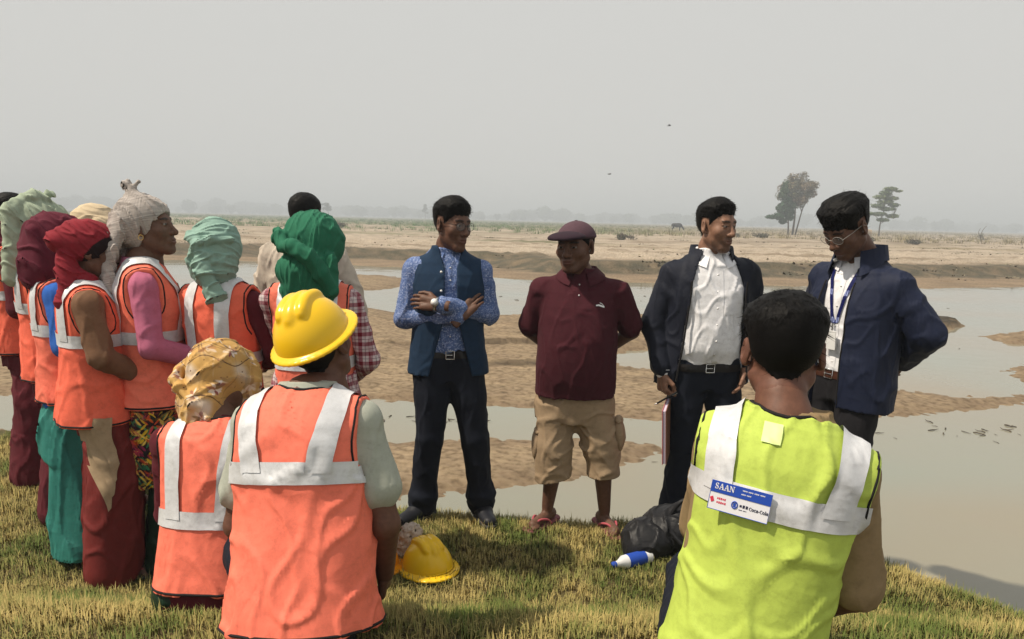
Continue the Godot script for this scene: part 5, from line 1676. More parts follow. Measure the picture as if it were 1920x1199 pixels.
func man_hard_hat() -> void:
	var pel := Vector3(-0.555, 0.595, -1.74)
	var p := person(pel, 158, "seated man in yellow hard hat and grey short-sleeved shirt under an orange vest", "workers sitting in front")
	sit(p, pel, 172, 17, -4, 0.9)
	var J := rig(1.7, {"turn": turned(-4, -30, -8), "head": Vector3(-0.01, 1.575, 0.035), "hl": Vector3(0.1, 0.9, 0), "hr": Vector3(-0.1, 0.9, 0),
		"sl": Vector3(0.158, 1.35, -0.02), "sr": Vector3(-0.16, 1.355, -0.02),
		"er": Vector3(-0.215, 1.07, 0.03), "wr": Vector3(-0.16, 0.9, 0.2), "el": Vector3(0.225, 1.06, 0.04), "wl": Vector3(0.1, 0.92, 0.22)})
	fold_legs(J, 172, 17, -4, 0.9, Vector3(0.13, -0.06, 0.38), Vector3(-0.13, -0.06, 0.38), Vector3(0.1, -0.08, 0.0), Vector3(-0.1, -0.08, 0.0), 30.0)
	body(p, J, Color(0.15, 0.07, 0.045))
	hair(p, J, 0.008, 0.055, 17, 0.0, 300)
	trousers(p, J, M.navy_trousers, [-0.012, 0.09, 0.085, 0.075], 0.9, -0.02, 0.008, 59, "trousers", 0.011, 0.0)
	wear(shirt_field(J, rows_of(J, MALE, 0.008), [0.056, 0.07, 0.05, 0.05], 0.31, 0.0075, 0.005, 55), "t_shirt", M.grey_tee, p)
	vest(p, J, M.orange, {"hem": 0.8, "band": 1.22, "seed": 81, "strap": [0.115, 0.088], "tape": 0.058, "hole": 0.172, "cell": 0.0075, "amp": 0.009,
		"rows": [[0.8, 0.205, 0.15, 0.17], [0.95, 0.19, 0.14, 0.15], [1.1, 0.182, 0.135, 0.138], [1.25, 0.188, 0.135, 0.14], [1.34, 0.186, 0.112, 0.13], [1.395, 0.16, 0.09, 0.108], [1.43, 0.115, 0.072, 0.086], [1.45, 0.085, 0.06, 0.07]]})
	hard_hat("hard_hat", p, Transform3D(J.turn, J.head) * Transform3D(Basis(Vector3.RIGHT, -0.16), Vector3(0, 0.03, -0.012)) * Transform3D(Basis.from_scale(Vector3.ONE * 0.92), Vector3.ZERO), M.helmet)

func man_lime() -> void:
	var pel := Vector3(0.55, 0.65, -1.45)
	var p := person(pel, 184, "dark-haired man in lime yellow safety vest with a printed label on its back", "workers sitting in front")
	sit(p, pel, 160, 8, 6, 0.9)
	var J := rig(1.7, {"turn": turned(4, 4, -7), "head": Vector3(0.045, 1.58, 0.02), "neck": Vector3(0.012, 1.43, -0.03), "hl": Vector3(0.1, 0.9, 0), "hr": Vector3(-0.1, 0.9, 0),
		"sl": Vector3(0.143, 1.35, -0.01), "sr": Vector3(-0.15, 1.35, -0.02), "hs": Vector3(1.04, 1.0, 1.02),
		"er": Vector3(-0.205, 1.08, 0.02), "wr": Vector3(-0.14, 0.93, 0.22), "el": Vector3(0.14, 1.1, 0.12), "wl": Vector3(0.07, 0.95, 0.3)})
	fold_legs(J, 160, 8, 6, 0.9, Vector3(0.13, -0.06, 0.38), Vector3(-0.13, -0.06, 0.38), Vector3(0.1, -0.08, 0.0), Vector3(-0.1, -0.08, 0.0))
	body(p, J, Color(0.17, 0.075, 0.05))
	hair(p, J, 0.02, 0.055, 18, 0.012, 4000)
	trousers(p, J, M.navy_trousers, [-0.012, 0.09, 0.085, 0.075], 0.9, -0.02, 0.008, 60, "trousers", 0.011, 0.0)
	wear(shirt_field(J, rows_of(J, MALE, 0.008), [0.05, 0.06, 0.05, 0.05], 0.45, 0.007, 0.007, 56), "shirt", M.khaki, p)
	var f := vest(p, J, M.lime, {"hem": 0.8, "band": 1.265, "seed": 82, "strap": [0.13, 0.116], "tape": 0.06, "hole": 0.19, "cell": 0.0066, "amp": 0.008,
		"rows": [[0.8, 0.185, 0.15, 0.16], [0.95, 0.168, 0.14, 0.145], [1.1, 0.163, 0.135, 0.136], [1.25, 0.17, 0.135, 0.138], [1.34, 0.17, 0.112, 0.13], [1.395, 0.15, 0.09, 0.108], [1.43, 0.11, 0.072, 0.086], [1.45, 0.09, 0.06, 0.07]]})
	back_label(p, f, Vector3(0.07, 1.263, -0.35))
	# neck tag
	var tag_ := []
	for i in 4: tag_.append([Vector3(0.035, 1.39 + 0.04 * i / 3.0, -0.35), Vector3(0, 0, 1), Vector3(1, 0, 0)])
	put(ribbon(f, tag_, 0.038, 3, 0.004).mesh(), "neck_label", M.lime_tag, p.get_node("safety_vest"))

# the printed label: a blue head strip, a white field, lettering and marks
func back_label(p: Node3D, f: Field, at: Vector3) -> void:
	var c := f.hit(at, Vector3(0, 0, 1), 0.6)
	var n := f.grad(c)
	var t := frame(c + n * 0.0105, Vector3.UP, n)
	t.basis = t.basis * Basis.from_scale(Vector3(0.78, 0.95, 1))
	var base := p.get_node("safety_vest")
	var lab := put(block(Vector3(0.158, 0.066, 0.0024), 0.0004).mesh(), "printed_label", M.label_white, base, t)
	put(block(Vector3(0.158, 0.026, 0.0012), 0.0003, null, Transform3D(Basis.IDENTITY, Vector3(0, 0.02, 0.0018))).mesh(), "blue_strip", M.label_blue, lab)
	for q in [["SAAN", Vector3(-0.043, 0.0215, 0.003), 0.018, M.label_white, "Droid Serif"], ["Coca-Cola", Vector3(0.0525, -0.0105, 0.0018), 0.0102, M.label_ink, "Droid Serif"]]:
		var font := SystemFont.new()
		font.font_names = PackedStringArray([q[4]])
		font.font_weight = 700
		font.font_italic = q[0] == "Coca-Cola"
		var tm := TextMesh.new()
		tm.text = q[0]
		tm.font = font
		tm.font_size = 32
		tm.pixel_size = q[2] / 32.0
		tm.depth = 0.0006
		put(tm, "lettering", q[3], lab, Transform3D(Basis.IDENTITY, q[1]))
	# lines of print too small to read
	for q in [[0.032, 0.0255, 0.058, 0.0028, M.label_white, 0.0026], [0.014, 0.017, 0.026, 0.0026, M.label_white, 0.0026], [-0.046, -0.0055, 0.024, 0.005, M.label_red, 0.0014], [-0.045, -0.0145, 0.026, 0.005, M.label_red, 0.0014], [0.014, -0.0095, 0.024, 0.007, M.label_ink, 0.0014], [0.0135, -0.0185, 0.023, 0.002, M.label_ink, 0.0014]]:
		var bits := int(q[2] / (q[3] * 0.9))
		var sk := Sheet.new()
		for i in bits:
			if i % 6 == 5: continue
			block(Vector3(q[2] / bits * 0.72, q[3] * (1.0 if i % 3 else 0.75), 0.0006), 0.0001, sk, Transform3D(Basis.IDENTITY, Vector3(q[0] - q[2] * 0.5 + q[2] * (i + 0.5) / bits, q[1], q[5])))
		var line := put(sk.mesh(), "small_print", q[4], lab)
		line.set_meta("kind", "stuff")
	var ring := []
	for i in 19: ring.append(Vector3(-0.01 + cos(TAU * i / 18.0) * 0.0075, -0.0105 + sin(TAU * i / 18.0) * 0.0075, 0.0016))
	put(tube(ring, [0.0016], 5).mesh(), "emblem_ring", M.label_blue, lab)
	put(block(Vector3(0.007, 0.009, 0.001), 0.0003, null, Transform3D(Basis.IDENTITY, Vector3(-0.01, -0.0105, 0.0016))).mesh(), "emblem", M.label_blue, lab)
	put(block(Vector3(0.0085, 0.012, 0.001), 0.0003, null, Transform3D(Basis(Vector3.BACK, 0.5), Vector3(-0.07, -0.01, 0.0016))).mesh(), "red_mark", M.label_red, lab)
	var rim := []
	for q in [[-1, -1], [1, -1], [1, 1], [-1, 1], [-1, -1]]: rim.append(Vector3(q[0] * 0.0785, q[1] * 0.0325, 0.0012))
	put(tube(rim, [0.0009], 4).mesh(), "label_rim", M.label_blue, lab)

# ------------------------------------------------------------------ river bed, banks, water
const WATER := -0.35
const BARS := {
	"near_bar": [-6.00, -5.92, -3.13, -5.91, -2.12, -5.74, -1.46, -5.73, -1.11, -5.81, -0.61, -5.97, 0.01, -6.02, 0.70, -6.05, 1.13, -6.03, 1.36, -5.97, 1.39, -5.86, 1.09, -5.50, 0.61, -5.15, 0.18, -4.90, -0.37, -4.72, -0.92, -4.58, -1.45, -4.48, -2.37, -4.40, -4.56, -4.41],
	"wide_bar": [-13.87, -13.12, -7.19, -14.01, -4.52, -14.52, -3.18, -15.06, -2.40, -14.24, -1.88, -13.32, -0.24, -13.98, 1.54, -14.54, 3.11, -15.08, 5.79, -15.39, 7.56, -15.36, 9.24, -15.40, 9.67, -14.98, 9.19, -14.29, 8.14, -13.49, 7.09, -12.71, 5.60, -12.03, 4.17, -11.41, 2.90, -10.95, 2.29, -10.82, 1.66, -10.42, 1.46, -9.86, 1.47, -9.38, 1.97, -9.23, 2.39, -8.91, 3.31, -8.55, 4.26, -8.42, 4.81, -8.34, 5.36, -8.05, 6.26, -8.24, 8.46, -8.65, 8.19, -8.35, 5.97, -7.84, 5.60, -7.66, 4.78, -7.32, 4.10, -7.14, 3.35, -6.97, 2.67, -6.79, 1.99, -6.68, 1.52, -6.73, 0.79, -6.96, 0.23, -7.08, -0.56, -7.20, -1.49, -7.25, -2.64, -7.23, -7.62, -7.03],
	"right_bar": [8.95, -12.98, 10.25, -13.82, 12.97, -14.75, 10.72, -12.10, 9.05, -12.14, 8.75, -12.26],
	"right_tip": [7.06, -9.71, 7.68, -10.22, 9.55, -10.73, 8.07, -8.99, 6.84, -9.05],
	"spit": [-6.91, -22.33, -5.79, -23.34, -4.78, -23.66, -3.44, -22.53, -3.11, -19.88, -3.91, -18.61, -5.85, -18.86],
	"far_shore": [-35.99, -25.26, -11.68, -29.19, -6.99, -28.20, -4.55, -27.80, -0.63, -23.79, 0.64, -23.30, 4.72, -23.22, 9.57, -23.34, 14.09, -23.75, 18.61, -25.49, 58.87, -40.07, 4000.00, -4000.00, -4000.00, -4000.00],
}
var bars := []
var ground_noise := FastNoiseLite.new()
var dune_noise := FastNoiseLite.new()

func smooth(a: float, b: float, x: float) -> float:
	var t := clampf((x - a) / (b - a), 0.0, 1.0)
	return t * t * (3.0 - 2.0 * t)

# signed distance to the shores, positive on sand; [distance, distance inside the far shore]
func shore(x: float, z: float) -> Vector2:
	var best := -3.0
	var far := -50.0
	var p := Vector2(x, z)
	for b in bars:
		var box: Rect2 = b[1]
		if not box.has_point(p): continue
		var poly: PackedVector2Array = b[0]
		var d2 := 1e9
		var n := poly.size()
		for i in n:
			var a := poly[i]
			var e := poly[(i + 1) % n] - a
			var q := p - a
			var r := q - e * clampf(q.dot(e) / e.length_squared(), 0.0, 1.0)
			d2 = minf(d2, r.length_squared())
		var d := sqrt(d2)
		if not Geometry2D.is_point_in_polygon(p, poly): d = -d
		if b[2] == "far_shore": far = d
		best = maxf(best, d)
	return Vector2(best, far)

# height of the far flats over the water, t metres in from their shore
func far_rise(x: float, z: float, t: float) -> float:
	var wave := dune_noise.get_noise_2d(x * 0.05, z * 0.16)
	return 0.02 + 0.06 * smooth(0.0, 3.0, t) + 0.42 * smooth(2.9 - 1.6 * wave, 4.6 - 1.6 * wave, t) + 0.3 * wave * smooth(10.0, 40.0, t) + 0.1 * smooth(60.0, 200.0, t)

func bank_edge(x: float) -> float:          # z of the grassy edge
	var k := [[-9.0, -5.4], [-3.0, -4.9], [-1.5, -4.35], [-1.05, -3.82], [-0.75, -3.68], [-0.3, -3.64], [0.1, -3.58], [0.5, -3.55], [0.8, -3.6], [1.1, -3.62], [1.5, -3.44], [1.8, -3.25], [2.1, -2.9], [2.5, -2.3], [2.8, -1.4], [3.1, 0.5], [3.3, 4.0]]
	for i in k.size() - 1:
		if x < k[i + 1][0]:
			var t := clampf((x - k[i][0]) / (k[i + 1][0] - k[i][0]), 0.0, 1.0)
			return lerpf(k[i][1], k[i + 1][1], t) + 0.03 * ground_noise.get_noise_2d(x * 9.0, 3.0)
	return 4.0 + (x - 3.3) * 8.0

func bank_height(x: float, z: float) -> float:
	var rise := 0.4 * smooth(-2.75, -1.75, z) + 0.06 * smooth(-1.75, -1.4, z)
	var e := z - bank_edge(x)
	var fall := (1.0 - smooth(-0.02, 0.22, e)) * 0.035 + clampf(-e, 0.0, 1.0) * 1.5
	return rise * (1.0 if x < 1.6 else 1.0 - smooth(1.6, 2.4, x) * 0.6) + 0.012 * ground_noise.get_noise_2d(x * 3.0, z * 3.0) - fall

func make_setting() -> void:
	ground_noise.seed = 5
	ground_noise.frequency = 1.0
	ground_noise.fractal_octaves = 3
	dune_noise.seed = 9
	dune_noise.frequency = 1.0
	dune_noise.fractal_octaves = 4
	for k in BARS:
		var poly := PackedVector2Array()
		var a: Array = BARS[k]
		for i in range(0, a.size(), 2): poly.append(Vector2(a[i], a[i + 1]))
		var lo := poly[0]
		var hi := poly[0]
		for q in poly:
			lo = lo.min(q)
			hi = hi.max(q)
		bars.append([poly, Rect2(lo, hi - lo).grow(1.2), k])
	# river bed and sand as one sheet: a fan that widens with distance
	var us := PackedFloat32Array()
	for i in 221: us.append(-1.05 + 2.1 * i / 220.0)
	for i in 14:
		us.append(1.05 * pow(1.12, i + 1))
		us.insert(0, -1.05 * pow(1.12, i + 1))
	var ds := PackedFloat32Array([-30.0, -10.0, 0.0, 2.0, 3.2])
	var dd := 3.6
	while dd < 45.0:
		ds.append(dd)
		dd *= 1.0075
	while dd < 4200.0:
		ds.append(dd)
		dd *= 1.022
	var sk := Sheet.new()
	var w := us.size()
	for j in ds.size():
		var d := ds[j]
		for i in w:
			var x := us[i] * (maxf(d, 0.0) + 1.2)
			if d < 3.0: x = us[i] * 12.0
			var z := -d
			var wob := 0.05 + 0.012 * d
			var s := shore(x, z) if d > 3.4 else Vector2(-1, -50)
			var sd := s.x
			if sd > -2.9: sd += wob * ground_noise.get_noise_2d(x * 14.0 / (1.0 + d * 0.12), z * 14.0 / (1.0 + d * 0.12)) * 1.3
			var n1 := ground_noise.get_noise_2d(x * 5.0, z * 5.0)
			var n2 := ground_noise.get_noise_2d(x * 1.1 + 30.0, z * 2.2)
			var h := WATER + clampf(sd * 0.16, -0.15, 0.03 + 0.02 * clampf(sd, 0.0, 1.0))
			var wet := 1.0 - clampf(sd / (0.3 + 0.016 * d) * (1.0 + 0.8 * ground_noise.get_noise_2d(x * 2.0, z * 3.0)), 0.0, 1.0)
			# sand: warm ochre near, paler on the far flats
			var c := Color(0.325, 0.248, 0.16).lerp(Color(0.23, 0.172, 0.112), clampf(0.5 + n2 * 0.9, 0.0, 1.0))
			if sd > 0.0:
				h += clampf(sd * 2.0, 0.0, 1.0) * (0.005 * n1 + 0.012 * n2 + 0.007 * ground_noise.get_noise_2d(x * 5.0, z * 19.0))
				c = c * (1.0 + 0.28 * ground_noise.get_noise_2d(x * 2.2 + 80.0, z * 13.0) + 0.2 * ground_noise.get_noise_2d(x * 9.0, z * 26.0))
				# little cut banks across the wide bar
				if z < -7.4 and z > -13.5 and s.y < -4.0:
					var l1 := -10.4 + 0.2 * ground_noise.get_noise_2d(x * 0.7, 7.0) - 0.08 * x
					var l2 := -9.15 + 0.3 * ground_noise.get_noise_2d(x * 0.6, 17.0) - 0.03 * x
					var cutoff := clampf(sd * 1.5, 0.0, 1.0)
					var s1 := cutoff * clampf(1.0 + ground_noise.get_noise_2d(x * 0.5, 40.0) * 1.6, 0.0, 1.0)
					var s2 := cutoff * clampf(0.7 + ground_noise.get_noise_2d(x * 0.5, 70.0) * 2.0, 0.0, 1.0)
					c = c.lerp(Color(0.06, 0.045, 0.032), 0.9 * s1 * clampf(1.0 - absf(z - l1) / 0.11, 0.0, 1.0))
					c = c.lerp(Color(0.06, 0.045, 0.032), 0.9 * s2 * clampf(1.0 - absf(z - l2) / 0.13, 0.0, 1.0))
					h += cutoff * 0.07 * (1.0 - smooth(l1 - 0.05, l1 + 0.02, z)) * clampf(1.0 + ground_noise.get_noise_2d(x * 0.5, 40.0) * 1.6, 0.0, 1.0)
					h += cutoff * 0.05 * (1.0 - smooth(l2 - 0.06, l2 + 0.02, z)) * clampf(0.7 + ground_noise.get_noise_2d(x * 0.5, 70.0) * 2.0, 0.0, 1.0)
				c = c.lerp(Color(0.2, 0.145, 0.095), wet * 0.75)
				# dark cut edge at the tip of the wide bar
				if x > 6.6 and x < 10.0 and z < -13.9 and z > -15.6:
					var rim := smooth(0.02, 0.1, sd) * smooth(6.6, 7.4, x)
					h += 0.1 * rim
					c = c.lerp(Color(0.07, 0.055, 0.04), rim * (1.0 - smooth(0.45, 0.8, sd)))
			if s.y > 0.0:
				var t := s.y
				var wave := dune_noise.get_noise_2d(x * 0.05, z * 0.16)
				var fine_ := dune_noise.get_noise_2d(x * 0.5, z * 0.9)
				var u := t + 1.6 * wave + 0.5 * fine_
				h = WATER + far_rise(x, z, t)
				var rub := dune_noise.get_noise_2d(x * 1.4, z * 1.9)
				h += (0.12 * fine_ + 0.15 * rub) * smooth(3.6, 6.0, t) * (1.0 - 0.75 * smooth(14.0, 40.0, t))
				var pale := Color(0.44, 0.37, 0.29)
				var brown := Color(0.25, 0.195, 0.135)
				var veg := Color(0.13, 0.145, 0.06).lerp(Color(0.25, 0.2, 0.11), smooth(-0.05, 0.35, x / -z))
				c = Color(0.3, 0.225, 0.15).lerp(Color(0.22, 0.165, 0.11), clampf(0.5 + 1.2 * fine_, 0.0, 1.0))
				var k := dune_noise.get_noise_2d(x * 0.025 + 9.0, z * 0.12 + 4.0)
				c = c.lerp(pale * (1.0 + 0.35 * rub), smooth(4.2, 6.5, u))
				c = c.lerp(brown, clampf(-0.1 - 2.4 * dune_noise.get_noise_2d(x * 0.035 + 50.0, z * 0.17) + 0.6 * fine_ + 0.4 * rub, 0.0, 0.9) * smooth(5.0, 9.0, u))
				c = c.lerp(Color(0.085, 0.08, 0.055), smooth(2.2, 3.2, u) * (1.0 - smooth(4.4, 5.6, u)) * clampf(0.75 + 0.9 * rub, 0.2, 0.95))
				c = c.lerp(veg, smooth(60.0, 100.0, t + 26.0 * k) * clampf(0.8 + 1.2 * fine_, 0.3, 1.0))
				c = c.lerp(veg, clampf(2.2 * k - 0.25, 0.0, 0.7) * smooth(14.0, 22.0, t))
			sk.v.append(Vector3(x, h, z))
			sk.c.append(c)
			sk.n.append(Vector3.UP)
	for j in ds.size() - 1:
		for i in w - 1:
			var a := j * w + i
			sk.i.append_array(PackedInt32Array([a, a + 1, a + w, a + 1, a + w + 1, a + w]))
	normals(sk)
	var sand := put(sk.mesh(), "river_sand", M.sand, self)
	tag(sand, "ochre sand bars and pale far flats of the river bed", "", "", "structure")
	lap("sand")
	# water
	var wm := PlaneMesh.new()
	wm.size = Vector2(900, 900)
	var wa := put(wm, "river_water", M.water, self, Transform3D(Basis.IDENTITY, Vector3(0, WATER, -300)))
	tag(wa, "shallow grey-green river water between the sand bars", "", "", "structure")
	# grassy bank
	var bk := Sheet.new()
	var bx := []
	var x0 := -9.0
	while x0 < 4.2:
		bx.append(x0)
		x0 += 0.05 if x0 > -3.2 and x0 < 2.9 else 0.35
	var rows := 120
	for j in rows + 1:
		for i in bx.size():
			var x: float = bx[i]
			var e := bank_edge(x)
			var t := j / float(rows)
			var z := e - 0.5 + (t * 1.6 if t < 0.5 else 0.8 + (t - 0.5) * 2.0 * (6.0 - e - 0.3) * pow((t - 0.5) * 2.0, 0.35))
			bk.v.append(Vector3(x, bank_height(x, z), z))
			bk.n.append(Vector3.UP)
			var g := ground_noise.get_noise_2d(x * 2.0 + 5.0, z * 2.0)
			bk.c.append(Color(0.085, 0.08, 0.03).lerp(Color(0.14, 0.105, 0.05), clampf(0.5 + g, 0.0, 1.0)))
	for j in rows:
		for i in bx.size() - 1:
			var a := j * bx.size() + i
			bk.i.append_array(PackedInt32Array([a, a + 1, a + bx.size(), a + 1, a + bx.size() + 1, a + bx.size()]))
	normals(bk)
	var bank := put(bk.mesh(), "grass_bank", M.soil, self)
	tag(bank, "sunlit grassy bank in the foreground", "", "", "structure")
	lap("bank")
	make_grass()
	lap("grass")

func normals(sk: Sheet) -> void:
	var n := PackedVector3Array()
	n.resize(sk.v.size())
	for t in range(0, sk.i.size(), 3):
		var a := sk.i[t]
		var b := sk.i[t + 1]
		var c := sk.i[t + 2]
		var q := (sk.v[b] - sk.v[a]).cross(sk.v[c] - sk.v[a])
		if q.y < 0.0: q = -q
		n[a] += q
		n[b] += q
		n[c] += q
	for k in n.size(): n[k] = n[k].normalized() if n[k].length() > 1e-12 else Vector3.UP
	sk.n = n

func tuft(rng: RandomNumberGenerator, blades: int, tall: float, spread: float, width: float) -> Mesh:
	var sk := Sheet.new()
	for b in blades:
		var a := rng.randf() * TAU
		var root := Vector3(cos(a), 0, sin(a)) * rng.randf() * spread
		var dir := Vector3(cos(a + rng.randf_range(-1, 1)), 0, sin(a + rng.randf_range(-1, 1)))
		var l := tall * rng.randf_range(0.5, 1.1)
		var lean := rng.randf_range(0.1, 0.9)
		var side := Vector3(-dir.z, 0, dir.x) * width
		var base := sk.v.size()
		var mid := root + Vector3(0, l * 0.6, 0) + dir * l * 0.25 * lean
		var tip := root + Vector3(0, l * (1.0 - 0.35 * lean), 0) + dir * l * 0.8 * lean
		for p in [root - side, root + side, mid + side * 0.7, mid - side * 0.7, tip]:
			sk.v.append(p)
			sk.n.append(Vector3(dir.x * -0.3, 1, dir.z * -0.3).normalized())
			sk.c.append(Color.WHITE)
		sk.i.append_array(PackedInt32Array([base, base + 1, base + 2, base, base + 2, base + 3, base + 3, base + 2, base + 4]))
	return sk.mesh()

func scatter(called: String, mesh: Mesh, material: Material, places: Array, label: String) -> void:
	var mm := MultiMesh.new()
	mm.transform_format = MultiMesh.TRANSFORM_3D
	mm.use_colors = true
	mm.mesh = mesh
	mm.instance_count = places.size()
	for i in places.size():
		mm.set_instance_transform(i, places[i][0])
		mm.set_instance_color(i, places[i][1])
	var o := MultiMeshInstance3D.new()
	o.multimesh = mm
	o.name = numbered(called)
	o.material_override = material
	tag(o, label, "", "", "stuff")
	add_child(o)

func make_grass() -> void:
	var rng := RandomNumberGenerator.new()
	rng.seed = 8
	var t1 := tuft(rng, 7, 0.06, 0.03, 0.0017)
	var t2 := tuft(rng, 6, 0.045, 0.04, 0.0016)
	var a := []
	var b := []
	for k in 62000:
		var x := rng.randf_range(-3.6, 2.9)
		var e := bank_edge(x)
		var z := e + 0.005 + pow(rng.randf(), 1.25) * 3.2
		if z > -0.9: continue
		var y := bank_height(x, z) - 0.004
		var g := ground_noise.get_noise_2d(x * 1.7 + 5.0, z * 1.7) + 0.35 * ground_noise.get_noise_2d(x * 7.0, z * 7.0)
		var green := Color(0.1, 0.135, 0.028)
		var straw := Color(0.38, 0.3, 0.11)
		var c := green.lerp(straw, clampf(0.45 + g * 1.3 + rng.randf_range(-0.4, 0.4), 0.0, 1.0))
		c = c * rng.randf_range(0.75, 1.2)
		var t := Transform3D(Basis(Vector3.UP, rng.randf() * TAU).scaled(Vector3.ONE * rng.randf_range(0.6, 1.15)), Vector3(x, y, z))
		(a if k % 2 == 0 else b).append([t, c])
	scatter("grass", t1, M.grass, a, "short green and straw grass on the bank")
	scatter("grass", t2, M.grass, b, "flattened dry grass on the bank")

# ------------------------------------------------------------------ far things and small things
func ground_at(x: float, z: float) -> float:
	if z > bank_edge(x): return bank_height(x, z)
	return WATER + 0.45

# limbs drawn as tubes and a crown of small leaves round their ends
func tree(at: Vector3, label: String, limbs: Array, clumps: Array, leaf: float, count: int, tints: Array, seed_: int, group := "trees on the far bank") -> void:
	var t := thing("tree", at, 0.0, label, "tree", group)
	var rng := RandomNumberGenerator.new()
	rng.seed = seed_
	var tr := Sheet.new()
	for l in limbs: tube(path(l[0], 4), l[1] if l[1].size() == 1 else taper(l[1], (l[0].size() - 1) * 4 + 1), 6, tr)
	# twigs from the limbs into the clumps
	for c in clumps:
		for k in 5:
			var root: Vector3 = limbs[rng.randi() % limbs.size()][0][-1]
			for l in limbs:
				for q in l[0]:
					if q.distance_to(c[0]) < root.distance_to(c[0]): root = q
			var tip: Vector3 = c[0] + Vector3(rng.randfn(), rng.randfn(), rng.randfn()) * c[1] * 0.4
			tube([root, root.lerp(tip, 0.5) + Vector3(rng.randfn(), rng.randfn(), rng.randfn()) * 0.12, tip], [0.05, 0.035, 0.015], 5, tr)
	put(tr.mesh(), "trunk", M.bark, t)
	var sk := Sheet.new()
	var total := 0.0
	for c in clumps: total += pow(c[1].x * c[1].y * c[1].z, 0.67)
	for c in clumps:
		for k in int(count * pow(c[1].x * c[1].y * c[1].z, 0.67) / total):
			var u := Vector3(rng.randfn(), rng.randfn(), rng.randfn()).normalized() * pow(rng.randf(), 0.45)
			var p: Vector3 = c[0] + u * c[1]
			var n := (u + Vector3(rng.randfn(), rng.randfn(), rng.randfn()) * 0.7 + Vector3(0, 0.4, 0)).normalized()
			var a := n.cross(Vector3(rng.randfn(), rng.randfn(), rng.randfn())).normalized() * leaf * rng.randf_range(0.6, 1.2)
			var b := n.cross(a) * 0.55
			var base := sk.v.size()
			var col: Color = tints[c[2] if c.size() > 2 else 0] * rng.randf_range(0.6, 1.35)
			for q in [p - a, p + b, p + a, p - b]:
				sk.v.append(q)
				sk.n.append(n)
				sk.c.append(col)
			sk.i.append_array(PackedInt32Array([base, base + 1, base + 2, base, base + 2, base + 3]))
	put(sk.mesh(), "crown", M.leaf, t)

func taper(ends: Array, n: int) -> Array:
	var out := []
	for i in n: out.append(lerpf(ends[0], ends[1], i / float(n - 1)))
	return out

